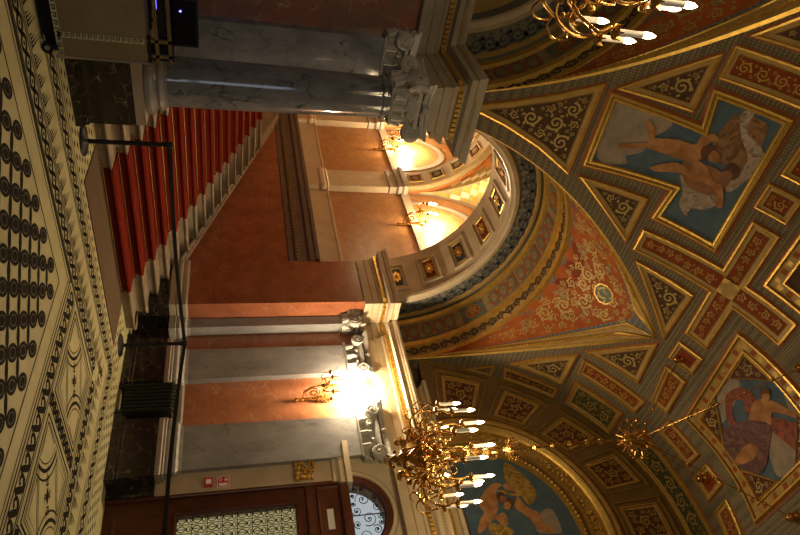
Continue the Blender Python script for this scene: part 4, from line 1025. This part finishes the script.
FIG3= [('gold', [(4.69, 5.71), (4.3, 6.0), (4.06, 5.99), (3.97, 5.83), (4.14, 5.76), (4.31, 5.6)]), ('cloud', [(3.82, 5.97), (3.86, 6.17), (3.57, 6.2), (3.5, 6.14), (3.56, 5.81)]), ('flesh', [(4.34, 5.35), (4.36, 5.45), (4.32, 5.53), (4.23, 5.4), (3.98, 5.35), (3.82, 5.22), (3.65, 5.0), (3.66, 4.93), (3.84, 5.03), (3.92, 5.11), (4.04, 5.07), (4.18, 5.15)]), ('flesh', [(4.33, 5.55), (4.28, 5.68), (4.12, 5.72), (3.93, 5.8), (3.83, 5.94), (3.67, 5.97), (3.55, 6.1), (3.51, 6.05), (3.58, 5.84), (3.73, 5.78), (3.86, 5.68), (3.95, 5.6), (4.15, 5.7), (4.24, 5.55)]), ('flesh', [(3.82, 5.22), (3.89, 5.39), (3.77, 5.43), (3.67, 5.35), (3.79, 5.27)]), ('gold', [(4.23, 5.4), (4.23, 5.54), (4.16, 5.64), (4.18, 6.02), (4.11, 5.74), (4.16, 5.55)]), ('gold', [(3.76, 5.15), (3.63, 5.45), (3.55, 5.39), (3.58, 5.12)]), ('hair', [(4.13, 5.5), (4.09, 5.48), (4.07, 5.44), (4.08, 5.39), (4.1, 5.37), (4.14, 5.37), (4.18, 5.4), (4.2, 5.44), (4.2, 5.48), (4.17, 5.5)]), ('shade', [(4.08, 5.51), (4.05, 5.49), (4.03, 5.45), (4.04, 5.42), (4.06, 5.4), (4.09, 5.4), (4.12, 5.42), (4.14, 5.45), (4.14, 5.49), (4.11, 5.51)]), ('hair', [(4.01, 5.62), (3.97, 5.59), (3.95, 5.54), (3.96, 5.5), (3.99, 5.47), (4.03, 5.47), (4.07, 5.5), (4.1, 5.54), (4.09, 5.59), (4.06, 5.62)]), ('flesh', [(3.98, 5.55), (3.94, 5.52), (3.92, 5.49), (3.93, 5.45), (3.95, 5.42), (3.99, 5.43), (4.02, 5.45), (4.04, 5.49), (4.04, 5.53), (4.01, 5.55)])]
# ======================= THINGS ON THE FLOOR ==========================================================
def stanchion(loc, label, to=None):
    r = empty('barrier_post', loc, label, 'barrier post', 'black belt barrier posts')
    X, Y, _ = loc
    b = MB(); b.lathe([(0, 0), (.17, 0), (.175, .012), (.16, .028), (.05, .045), (.03, .06), (0, .06)], (X, Y, 0), BLACK, 28); b.build('base', r, smooth=True)
    b = MB(); b.lathe([(.026, .045), (.026, .86)], (X, Y, 0), BLACK, 16); b.build('pole', r, smooth=True)
    b = MB(); b.lathe([(0, .84), (.034, .84), (.037, .86), (.037, .935), (.03, .945), (0, .947)], (X, Y, 0), BLACK, 18); h_ = b.build('head', r, smooth=True)
    if to:
        T = Vector(to); S = Vector((X, Y, .91)); b = MB(); A = []; B = []
        for i in range(17):
            t = i/16; p = S+(T-S)*t; sag = -.03*math.sin(math.pi*t)
            A.append((p.x, p.y, p.z+sag-.024)); B.append((p.x, p.y, p.z+sag+.024))
        b.grid([A, B], BELT); d = (T-S); nn = Vector((d.y, -d.x, 0)).normalized()*.003
        b.grid([[tuple(Vector(p)+nn) for p in A], [tuple(Vector(p)+nn) for p in B]], BELT)
        b.build('retractable_belt', r)
    return r
stanchion((3.93, 6.62, 0), 'black barrier post standing beside the column pedestal', (7.40, 6.70, .91))
stanchion((7.40, 6.70, 0), 'black barrier post standing at the right end of the floor mat', (6.72, 3.10, .91))
# wheeled reception counter
COUNT = mottled('beige_counter_panel', (.24, .185, .09), (.20, .15, .075), 3, .4)
STEEL = mat('brushed_steel', (.45, .47, .5), .3, .9); BRS = mottled('tarnished_brass', (.30, .22, .10), (.2, .15, .07), 8, .4, .6)
cx1, cy0 = 2.61, 5.82
ct = empty('reception_counter', (1.9, cy0+.3, 0), 'beige wheeled reception counter with a meander inlay before the column', 'counter')
b = MB(); b.box(.9, cx1, cy0, cy0+.55, .12, .86, COUNT); b.build('cabinet', ct)
b = MB(); b.box(cx1-.012, cx1+.008, cy0-.012, cy0+.56, .11, .87, STEEL); b.build('steel_corner', ct, label='bright steel corner strip')
b = MB()
b.box(2.385, 2.435, cy0-.004, cy0, .14, .84, MOS1); k = 15
for i in range(k):
    z = .145+.69*i/k
    for bx in ((2.39, 2.43, .006, .012), (2.39, 2.397, .006, .036), (2.39, 2.415, .030, .036), (2.409, 2.415, .018, .036)): b.box(bx[0], bx[1], cy0-.006, cy0-.003, z+bx[2], z+bx[3], MOS2)
b.box(.9, cx1-.012, cy0-.004, cy0, .12, .165, MOS1)
for i in range(26):
    x = .92+.065*i
    for bx in ((0, .008, .125, .158), (0, .04, .15, .158), (.032, .04, .135, .158), (.018, .04, .133, .14)): b.box(x+bx[0], x+bx[1], cy0-.006, cy0-.003, bx[2], bx[3], MOS2)
b.build('meander_inlay', ct)
b = MB(); b.box(.9, cx1-.09, cy0+.02, cy0+.5, .03, .12, BLACK)
for i in range(6): b.box(.9, cx1-.10, cy0+.008-.0, cy0+.02, .035+.014*i, .042+.014*i, BLACK)
b.build('skirt', ct)
b = MB(); c_ = (cx1-.09, cy0-.03, .05); b.lathe([(0, -.018), (.05, -.018), (.05, .018), (0, .018)], c_, BLACK, 18, axis=(0, 1, 0)); b.lathe([(0, -.02), (.022, -.02), (.022, .02), (0, .02)], c_, STEEL, 12, axis=(0, 1, 0)); b.box(c_[0]-.02, c_[0]+.02, c_[1]-.01, c_[1]+.05, .05, .13, BLACK); b.build('wheel', ct)
b = MB()
b.box(.9, cx1+.0, cy0+.0, cy0+.04, .93, .96, BRS); b.box(.9, cx1+.0, cy0+.0, cy0+.04, 1.04, 1.07, BRS)
for x in (2.40, 2.54): b.box(x-.015, x+.015, cy0, cy0+.04, .86, 1.07, BRS)
b.box(2.36, 2.60, cy0-.01, cy0+.05, .87, .895, BLACK); b.build('brass_rail', ct)
b = MB(); b.box(1.2, 2.36, cy0+.01, cy0+.035, .965, 1.035, BLACK); b.box(2.44, 2.60, cy0+.05, cy0+.15, .87, 1.08, BLACK); b.build('slot_unit', ct)
b = MB(); b.box(.9, cx1, cy0+.05, cy0+.55, .86, .88, COUNT); b.build('worktop', ct)
LEDB = mat('blue_indicator', (.1, .1, .9), .4, 0, (.12, .10, 1.0), 9); LEDC = mat('cyan_indicator', (.1, .8, .9), .4, 0, (.2, .8, 1.0), 8)
def monitor(cx, cy, cz, w_, h, yaw, label):
    r = empty('monitor', (cx, cy, cz), label, 'monitor')
    ca, sa = math.cos(yaw), math.sin(yaw)
    b = MB(); b.obox((cx, cy, cz+h/2+.06), (w_/2*ca, w_/2*sa, 0), (-sa*.018, ca*.018, 0), (0, 0, h/2), BLACK); b.build('housing', r)
    b = MB(); b.obox((cx+sa*.0195, cy-ca*.0195, cz+h/2+.06), ((w_/2-.02)*ca, (w_/2-.02)*sa, 0), (-sa*.002, ca*.002, 0), (0, 0, h/2-.02), mat('dark_screen', (.006, .006, .008), .15)); b.build('screen', r)
    b = MB(); b.tube([(cx, cy, cz), (cx, cy, cz+.08)], .02, BLACK, 8); b.lathe([(0, 0), (.09, 0), (.09, .012), (0, .02)], (cx, cy, cz), BLACK, 16); b.build('stand', r)
    return r, ca, sa
m1, ca, sa = monitor(2.28, cy0+.20, .88, .42, .36, -.25, 'black monitor with a blue light on the reception counter')
b = MB(); b.ball((2.16, cy0+.15, 1.15), .010, LEDB, 8); b.build('indicator_light', m1)
m2, ca, sa = monitor(2.16, cy0+.34, .88, .24, .20, .1, 'small black terminal behind the monitor on the counter')
b = MB(); b.ball((2.14, cy0+.30, 1.0), .009, LEDC, 8); b.build('indicator_light', m2)
rt = MB(); rt.box(2.06, 2.16, cy0+.12, cy0+.2, .88, .99, BLACK); rt.box(2.07, 2.15, cy0+.115, cy0+.12, .95, .975, LEDB)
rt.build('ticket_scanner', label='black ticket scanner with a blue light on the counter', cat='scanner', loc=(2.11, cy0+.16, .88))
# ======================= WALL SCONCES ================================================================
BULB = mat('lit_bulb', (1, .9, .7), .4, 0, (1.0, .74, .42), 14)
CAND = mat('white_candle_sleeve', (.80, .74, .66), .4, 0, (1.0, .72, .5), .04)
def sconce(loc):
    """bracket against a wall that faces -x; local 0,0,0 = foot of the back plate"""
    r = empty('wall_sconce', loc); X, Y, Z = loc
    def P(a, b, c): return (X-a, Y+b, Z+c)
    m = MB()
    m.tube([P(.03, 0, 0), P(.03, 0, .10), P(.035, 0, .28), P(.05, 0, .42), P(.04, 0, .56)], [.025, .018, .028, .05, .02], BRASS, 8)
    for c, q in ((.0, .035), (.10, .03), (.22, .03), (.56, .03)): m.ball(P(.035, 0, c), q, BRASS, 8)
    for s in (-1, 1):
        for k in range(4): m.ball(P(.03, s*(.03+.01*k), .34+.06*k), .03-.004*k, BRASS, 7)
    m.build('back_plate', r, smooth=True)
    m = MB(); n = 26
    # big volute bracket in the plane square to the wall
    pts = [P(.04, 0, .12), P(.12, 0, .10), P(.24, 0, .12), P(.33, 0, .22), P(.36, 0, .36), P(.34, 0, .44)]
    m.tube(pts, .012, BRASS, 7)
    m.tube([P(.19+.135*(1-i/n*.85)*math.cos(-2.2+i*.42), 0, .27+.135*(1-i/n*.85)*math.sin(-2.2+i*.42)) for i in range(n)], .009, BRASS, 6)
    for i in range(7): a = i*.9; m.ball(P(.19+.05*math.cos(a), 0, .27+.05*math.sin(a)), .018, BRASS, 6)
    m.tube([P(.04, 0, .48), P(.15, 0, .44), P(.26, 0, .42), P(.36, 0, .44)], .012, BRASS, 7)
    m.build('volute_bracket', r, smooth=True)
    m = MB(); m.lathe([(.0, .36), (.02, .37), (.045, .42), (.05, .46), (.025, .50), (.03, .54), (.015, .58), (0, .62)], P(.36, 0, 0), BRASS, 12); hub = m.build('hub', r, smooth=True)
    for k in range(5):
        a = math.pi*.5+(k-2)*1.15; R = .21 if k != 2 else .20
        dx, dy = math.sin(a), math.cos(a)
        m = MB(); B_ = lambda q, z: P(.36+q*dx, q*dy, z)
        m.tube([B_(.02, .46), B_(.08, .40), B_(.15, .38), B_(.20, .43), B_(R, .50)], .009, BRASS, 6)
        m.ball(B_(.09, .44), .018, BRASS, 6); m.lathe([(0, .0), (.02, .005), (.04, .03), (.042, .04), (.02, .042)], B_(R, .50), BRASS, 12)
        arm = m.build('arm', r, smooth=True)
        m = MB(); m.lathe([(.013, .035), (.013, .13)], B_(R, .50), CAND, 10); m.build('candle', arm)
        m = MB(); m.lathe([(.012, .13), (.030, .17), (.030, .20), (.014, .24), (0, .26)], B_(R, .50), BULB, 10); m.build('bulb', arm, smooth=True)
    return r
s0 = sconce((XD, 6.08, 2.58)); tag(s0, 'brass scroll wall sconce on the red marble panel between grey pilasters', 'wall sconce')
for (x, y, z), lb in (((7.70, 10.15, 5.00), 'brass wall sconce on the nearer orange panel above the stairs'), ((7.70, 13.20, 5.00), 'brass wall sconce on the farther orange panel, beside the column capital'),):
    o = copy_tree(s0); o.location = (x, y, z); tag(o, lb, 'wall sconce'); o['group'] = 'sconces of the stair hall'
point('sconce_light', (7.86, 6.08, 3.52), L_SC, (1, .78, .50), .12)
point('sconce_light', (7.42, 10.15, 5.85), L_SH, (1, .76, .46), .12)
point('sconce_light', (7.42, 13.2, 5.85), L_SH, (1, .76, .46), .12)
point('stair_hall_light', (4.3, 12.8, 5.4), L_SH*.45, WARM, .3)  # unseen warm point light above the stairs, without a fixture
# ======================= CHANDELIERS =================================================================
def chandelier(loc):
    """local origin = tip of the bottom finial"""
    r = empty('chandelier', loc); X, Y, Z = loc
    def P(a, b, c): return (X+a, Y+b, Z+c)
    m = MB()
    m.lathe([(0, 0), (.018, .01), (.022, .035), (.008, .05), (.03, .08), (.045, .11), (.02, .14), (.05, .17), (.07, .21), (.03, .25), (.06, .29), (.11, .34), (.13, .40), (.10, .46), (.05, .50), (.08, .55), (.10, .60), (.06, .66), (.04, .72), (.07, .78), (.09, .83), (.05, .88), (.03, .95), (.05, 1.0), (.06, 1.04), (.03, 1.08), (.02, 1.12)], P(0, 0, 0), BRASS, 18)
    body = m.build('body', r, smooth=True)
    m = MB(); random.seed(11)
    for k in range(40):
        a = k*2.4; z = .12+.5*(k/40); q = .10+.16*math.sin(math.pi*min(1, k/40+.12)); m.ball(P(q*math.cos(a), q*math.sin(a), z), .022+.012*(k % 3), BRASS, 7)
    for k in range(12):
        a = k*.5236; m.tube([P(.04*math.cos(a), .04*math.sin(a), .20), P(.17*math.cos(a), .17*math.sin(a), .22), P(.22*math.cos(a), .22*math.sin(a), .34), P(.14*math.cos(a), .14*math.sin(a), .46), P(.06*math.cos(a), .06*math.sin(a), .42)], .010, BRASS, 5)
    for k in range(18):
        a = k*.349; c, s = math.cos(a), math.sin(a); R0 = .20+.07*(k % 3); z0 = .38+.10*(k % 2)
        m.tube([P((R0+.07*math.cos(t*.55)*(1-t/16))*c, (R0+.07*math.cos(t*.55)*(1-t/16))*s, z0+.07*math.sin(t*.55)*(1-t/16)) for t in range(14)], .009, BRASS, 5)
        m.ball(P((R0+.1)*c, (R0+.1)*s, z0-.06), .018, BRASS, 6); m.ball(P((R0+.04)*c, (R0+.04)*s, z0+.12), .024, BRASS, 6)
    m.build('leaf_cluster', body, smooth=True)
    def arm(a, R, z0, zc, low):
        c, s = math.cos(a), math.sin(a); m = MB(); Q = lambda q, z: P(q*c, q*s, z)
        m.tube(flow([Q(.07, z0), Q(.16, z0-.02), Q(R*.55, z0-low), Q(R*.80, z0-low-.02), Q(R*.97, z0-low*.3), Q(R*1.02, zc-.10), Q(R*.96, zc-.03), Q(R, zc)]), .011, BRASS, 7)
        n = 14; q0, zz = R*.60, z0-low+.11
        m.tube([Q(q0+.085*(1-i/n*.8)*math.cos(-1.6+i*.55), zz+.085*(1-i/n*.8)*math.sin(-1.6+i*.55)) for i in range(n)], .008, BRASS, 5)
        m.tube(flow([Q(R*.80, z0-low-.02), Q(R*.93, z0-low-.06), Q(R*1.06, z0-low), Q(R*1.06, z0-low+.09), Q(R*.98, z0-low+.07)]), .007, BRASS, 6)
        for k in range(6):
            b = k*1.05; m.tube([Q(R, zc-.01), P(R*c+.035*math.cos(b), R*s+.035*math.sin(b), zc+.005), P(R*c+.05*math.cos(b), R*s+.05*math.sin(b), zc+.03)], [.012, .014, .004], BRASS, 4)
        m.ball(Q(R*.33, z0-low*.4), .02, BRASS, 6)
        m.lathe([(0, -.02), (.02, -.01), (.035, .012), (.024, .02), (.018, .03)], Q(R, zc), BRASS, 10)
        o = m.build('arm', r, smooth=True)
        m = MB(); m.lathe([(.019, .02), (.018, .185)], Q(R, zc), CAND, 10); m.build('candle', o, smooth=True)
        m = MB(); m.lathe([(.017, .185), (.021, .215), (.017, .245), (.006, .272), (0, .28)], Q(R, zc), BULB, 8); m.build('bulb', o, smooth=True)
    for k in range(12): arm(k*math.pi/6+.12, .54, .50, .62+(.06 if k % 2 else 0), .12)
    for k in range(6): arm(k*math.pi/3+.35, .33, .66, .86, .08)
    for z, R in ((1.22, .085), (1.47, .115)):
        m = MB(); m.lathe([(.02, -.12), (.03, -.08), (.05, -.04), (.035, 0), (.04, .04), (.015, .08)], P(0, 0, z), BRASS, 14)
        for k in range(8):
            a = k*.785; m.tube([P(.03*math.cos(a), .03*math.sin(a), z-.05), P(R*math.cos(a), R*math.sin(a), z-.03), P(R*1.1*math.cos(a), R*1.1*math.sin(a), z+.04), P(R*.7*math.cos(a), R*.7*math.sin(a), z+.06)], [.010, .012, .010, .005], BRASS, 5)
        m.build('crown', r, smooth=True)
    m = MB(); m.tube([P(0, 0, 1.1), P(0, 0, 2.98)], .014, BRASS, 8)
    for z in (1.75, 1.98, 2.2, 2.42, 2.6): m.lathe([(.014, -.035), (.03, -.015), (.04, 0), (.03, .015), (.014, .035)], P(0, 0, z), BRASS, 12)
    m.build('stem', r, smooth=True)
    # hub from which the chains spread
    m = MB(); m.lathe([(.0, 2.90), (.05, 2.93), (.08, 2.98), (.06, 3.06), (.10, 3.12), (.07, 3.20), (.03, 3.26), (0, 3.30)], P(0, 0, 0), BRASS, 16); hub = m.build('hub', r, smooth=True)
    for k in range(8):
        a = k*.785+.2; m = MB(); c, s = math.cos(a), math.sin(a)
        m.tube([P(.05*c, .05*s, 2.98), P(.15*c, .15*s, 2.92), P(.22*c, .22*s, 2.98), P(.22*c, .22*s, 3.08), P(.15*c, .15*s, 3.10), P(.14*c, .14*s, 3.04)], .012, BRASS, 6); m.ball(P(.23*c, .23*s, 3.08), .03, BRASS, 7); m.build('scroll', hub, smooth=True)
    for hx, hy, hz in ((.05, 1.21, 7.62), (-1.13, .05, 7.93), (.05, -1.12, 7.70), (1.25, .05, 7.93)):
        m = MB(); a, b = Vector(P(.0, 0, 3.12)), Vector((X+hx, Y+hy, hz)); m.tube([a, b], .007, BRASS, 6)
        for k in range(1, 6): m.ball(a+(b-a)*(k/6), .020, BRASS, 7)
        m.build('chain', r, smooth=True)
        m = MB(); m.ball((X+hx, Y+hy, hz-.02), .055, BRASS, 10); m.lathe([(.07, .10), (.05, .04), (.02, .02)], (X+hx, Y+hy, hz-.02), BRASS, 12); m.build('hook', r, smooth=True)
    return r
c1 = chandelier((5.76, 3.47, 3.17)); tag(c1, 'gilt chandelier of many white candles hanging before the door wall', 'chandelier', 'gilt candle chandeliers')
c2 = copy_tree(c1); c2.location = C2LOC; c2.rotation_euler = (0, 0, .2); tag(c2, 'gilt chandelier hanging nearest the camera, half cut by the frame', 'chandelier')
for c in (c1.location, c2.location):
    for k in range(6): point('chandelier_light', (c[0]+.54*math.cos(k*1.047+.3), c[1]+.54*math.sin(k*1.047+.3), c[2]+1.22), L_CH/6, WARM, .06)
def soften(pts, k=4):
    n = len(pts); o = []
    for i in range(n):
        p0, p1, p2, p3 = [pts[(i+j) % n] for j in (-1, 0, 1, 2)]
        for q in range(k):
            t = q/k; o.append(tuple(.5*((2*p1[z])+(-p0[z]+p2[z])*t+(2*p0[z]-5*p1[z]+4*p2[z]-p3[z])*t*t+(-p0[z]+3*p1[z]-3*p2[z]+p3[z])*t**3) for z in (0, 1)))
    return o
# ======================= PAINTED VAULT ===============================================================
def S(poly): return [(x, y2s(y)) for x, y in poly]
def refine(poly, k=1): return poly
XC = 3.22
def VF(x, s, d): return VS(x, s, d)
def mir(poly): return [(2*XC-x, y) for x, y in poly]
PAN = []
fan = [(3.22, 6.70), (3.05, 6.58), (2.85, 6.43), (2.58, 6.24), (3.86, 6.24), (3.59, 6.43), (3.39, 6.58)]
PAN.append((fan, PBRN, SCROLL, 1, 'long tapering'))
t1 = [(3.82, 6.19), (3.82, 5.70), (4.54, 5.70)]; PAN += [(t1, PBRN, SCROLL, 1, ''), (mir(t1), PBRN, SCROLL, 1, '')]
xs = (4.46,)
cross = [(4.25, 5.63), (4.25, 4.86), (3.52, 4.86), (3.52, 4.55), (4.25, 4.55), (4.25, 3.87), (4.65, 3.87), (4.65, 4.55), (5.40, 4.55), (5.40, 4.86), (4.65, 4.86), (4.65, 5.63)]
cross = [(4.25, 5.63), (4.25, 4.84), (3.52, 4.86), (3.52, 4.56), (4.28, 4.54), (4.28, 3.88), (4.66, 3.88), (4.66, 4.52), (5.40, 4.50), (5.38, 4.80), (4.64, 4.83), (4.60, 5.63)]
PAN.append((cross, PRED, SCRED, 1, 'cross'))
c2p = [(1.80-.0, 5.66), (1.80, 4.87), (2.18, 4.86), (2.18, 5.66)]; PAN.append((c2p, PRED, SCRED, 1, ''))
PAN.append(([(1.68, 5.62), (1.66, 4.9), (.82, 4.93)], PBRN, SCROLL, 1, ''))
PAN.append(([(4.73, 5.57), (4.80, 4.93), (5.68, 4.94)], PBRN, SCROLL, 1, ''))
PAN.append(([(6.62, 5.57), (5.78, 4.97), (6.62, 4.91)], PBRN, SCROLL, 1, ''))
PAN.append(([(7.50, 6.12), (6.72, 5.61), (7.48, 5.61)], PBRN, SCROLL, 1, ''))
PAN.append(([(7.93, 6.40), (7.64, 6.21), (7.91, 6.21)], PBRN, SCROLL, 1, ''))
PAN.append(([(7.62, 6.15), (7.60, 5.62), (7.84, 5.62), (7.90, 6.12)], PDK, SCRED, 1, ''))
PAN.append(([(7.27, 5.51), (7.30, 4.87), (7.87, 4.86), (7.82, 5.50)], GREEND, SCROLL, 1, ''))
PAN.append(([(6.76, 5.55), (6.82, 4.72), (7.15, 4.75), (7.09, 5.53)], PRED, SCRED, 1, ''))
PAN.append(([(6.03, 4.77), (6.04, 4.46), (6.74, 4.42), (6.74, 4.68)], PRED, SCRED, 1, ''))
PAN.append(([(6.79, 4.36), (6.81, 3.77), (7.15, 3.79), (7.13, 4.40)], PRED, SCRED, 1, ''))
PAN.append(([(7.36, 4.55), (7.42, 3.9), (7.42, 3.2), (7.30, 2.5), (7.88, 2.5), (7.92, 3.2), (7.92, 3.9), (7.92, 4.55)], GREEND, SCROLL, 1, ''))
PAN.append(([(6.83, 3.12), (6.80, 2.40), (7.14, 2.45), (7.17, 3.10)], PRED, SCRED, 1, ''))
sq = lambda x, y, h: [(x-h, y-h), (x+h, y-h), (x+h, y+h), (x-h, y+h)]
PAN.append((sq(5.72, 4.63, .17), PRED, None, 1, '')); PAN.append((sq(3.20, 4.75, .17), PRED, SCRED, 1, ''))
PAN.append(([(6.80, 3.63), (6.76, 3.28), (7.17, 3.25), (7.20, 3.63)], PRED, None, 1, ''))
PAN.append(([(2.90, 4.88), (2.90, 4.58), (1.9, 4.60), (1.9, 4.86)], PRED, SCRED, 1, ''))
random.seed(21)
for poly, fld, orn, sz, nm in PAN: coffer(ceiling, VF, S(poly), fld, orn, sz)
# finer oval rosette at the crossing
m = MB(); q0 = y2s(4.68)
disc(m, VF, 4.46, q0, .16, .018, GOLD2, 4, 1, .785); 
for k in range(4):
    a = k*math.pi/2; disc(m, VF, 4.46+.065*math.cos(a), q0+.065*math.sin(a), .05, .024, OCHRE, 12)
m.build('crossing_rosette', ceiling)
def figure(mb, fn, pts, dd, mm):
    fill(mb, fn, pts, dd, mm, 1)
    if mm in (FLESH, WHITED, REDD, PURP, DRAPE, YELD):
        hi = {FLESH: FLESHL}.get(mm); A = np.array(pts); lo, h_ = A.min(0), A.max(0)
        X, Y = np.meshgrid(np.linspace(lo[0], h_[0], 40), np.linspace(lo[1], h_[1], 40)); P = np.c_[X.ravel(), Y.ravel()]; D = pdist(pts, P)
        if False:
            for k in range(14):
                i = int(D.argmax()); r = D[i]
                if r < .012: break
                disc(mb, fn, P[i][0]-.12*r, P[i][1]+.12*r, r*.78, dd+.0007+.00004*k, hi, 12); D = np.minimum(D, np.hypot(P[:, 0]-P[i][0], P[:, 1]-P[i][1])-r*.75)
def painting(name, label, poly, figs, fn, extra=1., loc=(0, 0, 0), conv=True, bg=BLUE, fr=True):
    r = empty(name, loc, label, 'painting'); n = 0
    f = MB()
    if fr:
        pr = [(-.03, .003, REDL), (0, .003, GOLD), (.008, .04, GOLD), (.03, .045, GOLD), (.036, .022, GOLD2), (.055, .020, GOLD), (.062, .036, GOLD), (.085, .036, GOLD), (.10, .008, GOLD)]
        for (a, d0, m0), (b, d1, m1) in zip(pr[:-1], pr[1:]): strip(f, fn, poly, a, d0, b, d1, m0)
        f.build('gilded_frame', r)
    c = MB(); fill(c, fn, inset(poly, .10 if fr else 0), .006, bg, 3)
    T = {'cloud': CLOUD, 'brown': DRAPE, 'white': WHITED, 'shade': SHADE, 'flesh': FLESH, 'hair': HAIR, 'red': REDD, 'purple': PURP, 'gold': YELD}
    for k, (nm, pts) in enumerate(figs):
        figure(c, fn, S(soften(pts)), .009+.0016*k, T[nm])
    c.build('canvas', r); return r
p1 = [(3.70, 6.20), (2.70, 6.20), (2.70, 5.62), (2.30, 5.64), (2.30, 5.01), (4.12, 5.01), (4.12, 5.62), (3.70, 5.60)]
p1 = [(3.67, 6.19), (2.66, 6.20), (2.72, 5.61), (2.29, 5.66), (2.30, 5.02), (4.11, 4.98), (4.06, 5.62), (3.61, 5.59)]
painting('ceiling_painting', 'stepped ceiling painting of two flying cherubs on blue above the column', S(p1), FIG1, VF, loc=(3.2, 5.6, 6.9))
# square painting at the crown with four corner ornaments
p2 = [(4.86, 4.33), (6.56, 4.25), (6.52, 2.60), (4.84, 2.62)]
pf = [(6.56, 4.22), (4.88, 4.33), (4.86, 2.62), (6.50, 2.60)]
m = MB(); SP = S(pf)
for a, d0, b, d1, m0 in ((-.03, .003, 0, .003, REDL), (0, .003, .01, .045, GOLD), (.01, .045, .035, .045, GOLD), (.035, .045, .045, .012, GOLD2), (.045, .012, .16, .012, OCHRE), (.16, .012, .165, .035, GOLD), (.165, .035, .185, .035, GOLD), (.185, .035, .195, .008, GOLD)):
    strip(m, VF, SP, a, d0, b, d1, m0)
pr2 = empty('ceiling_painting', (5.72, 3.45, 7.95), 'square crown painting of a draped figure crossed by the chandelier chains', 'painting')
q_ = inset(SP, .103)
for i in range(4):
    a, b = Vector(q_[i]), Vector(q_[(i+1) % 4]); k = 13
    for j in range(k):
        c = a+(b-a)*((j+.5)/k); d = (b-a).normalized()*.034; nn = Vector((-d.y, d.x))
        fill(m, VF, [tuple(c-d-nn), tuple(c+d-nn), tuple(c+d+nn), tuple(c-d+nn)], .018, VERM if j % 2 else GOLD2, 0)
m.build('gilded_frame', pr2)
m = MB(); inn = inset(SP, .195); fill(m, VF, inn, .006, BLUE, 3)
T = {'cloud': CLOUD, 'brown': DRAPE, 'white': WHITED, 'shade': SHADE, 'flesh': FLESH, 'hair': HAIR, 'red': REDD, 'purple': PURP, 'gold': YELD}
for k, (nm, pts) in enumerate(FIG2): figure(m, VF, S(soften(pts)), .009+.0016*k, T[nm])
m.build('canvas', pr2)
for i in range(4):
    c = Vector(inn[i]); a = (Vector(inn[i-1])-c); b = (Vector(inn[(i+1) % 4])-c); tri = [tuple(c), tuple(c+a.normalized()*.46), tuple(c+b.normalized()*.46)]
    g = MB(); strip(g, VF, tri, 0, .026, .018, .040, GOLD); strip(g, VF, tri, .018, .04, .022, .030, GOLD); fill(g, VF, inset(tri, .022), .030, PDK, 1)
    scrolls(g, VF, inset(tri, .03), .034, TANF if i == 1 else SCROLL, rmin=.02, kmax=6); g.build('corner_ornament', pr2)
# neighbouring crown panel
pv = [(4.15, 4.42), (2.30, 4.44), (2.30, 2.6), (4.17, 2.6)]; m = MB(); SP = S(pv)
for a, d0, b, d1, m0 in ((-.03, .003, 0, .003, REDL), (0, .003, .01, .045, GOLD), (.01, .045, .035, .045, GOLD), (.035, .045, .045, .012, GOLD2), (.045, .012, .16, .012, OCHRE), (.16, .012, .165, .035, GOLD), (.165, .035, .185, .035, GOLD), (.185, .035, .195, .008, GOLD)):
    strip(m, VF, SP, a, d0, b, d1, m0)
q_ = inset(SP, .103)
for i in range(4):
    a, b = Vector(q_[i]), Vector(q_[(i+1) % 4]); k = 13
    for j in range(k):
        c = a+(b-a)*((j+.5)/k); d = (b-a).normalized()*.034; nn = Vector((-d.y, d.x))
        fill(m, VF, [tuple(c-d-nn), tuple(c+d-nn), tuple(c+d+nn), tuple(c-d+nn)], .018, VERM if j % 2 else GOLD2, 0)
fill(m, VF, inset(SP, .195), .006, PBRN, 3); m.build('crown_panel', ceiling)
# lunette on the door wall
th = [math.pi*i/40 for i in range(41)]
def LF(u, v, d): return (8.147-d, u, v)
lr = empty('lunette_painting', (8.14, CY, 5.0), 'half round wall painting of two cherubs on dark blue behind the chandelier', 'painting')
c = MB(); fill(c, LF, [(CY+1.375*math.cos(a), CZ+1.375*math.sin(a)) for a in [-.2+(math.pi+.4)*i/40 for i in range(41)]], .003, BLUE, 0)
def keep(pts): return [(a, b) for a, b in pts]
for k, (nm, pts) in enumerate(FIG3): figure(c, LF, soften(keep(pts)), .006+.0016*k, T[nm])
c.build('canvas', lr)
w_ = MB(); w_.box(8.19, 8.25, -.5, 7.0, 4.42, 7.3, BROWN); w_.build('lunette_wall', wall_door)
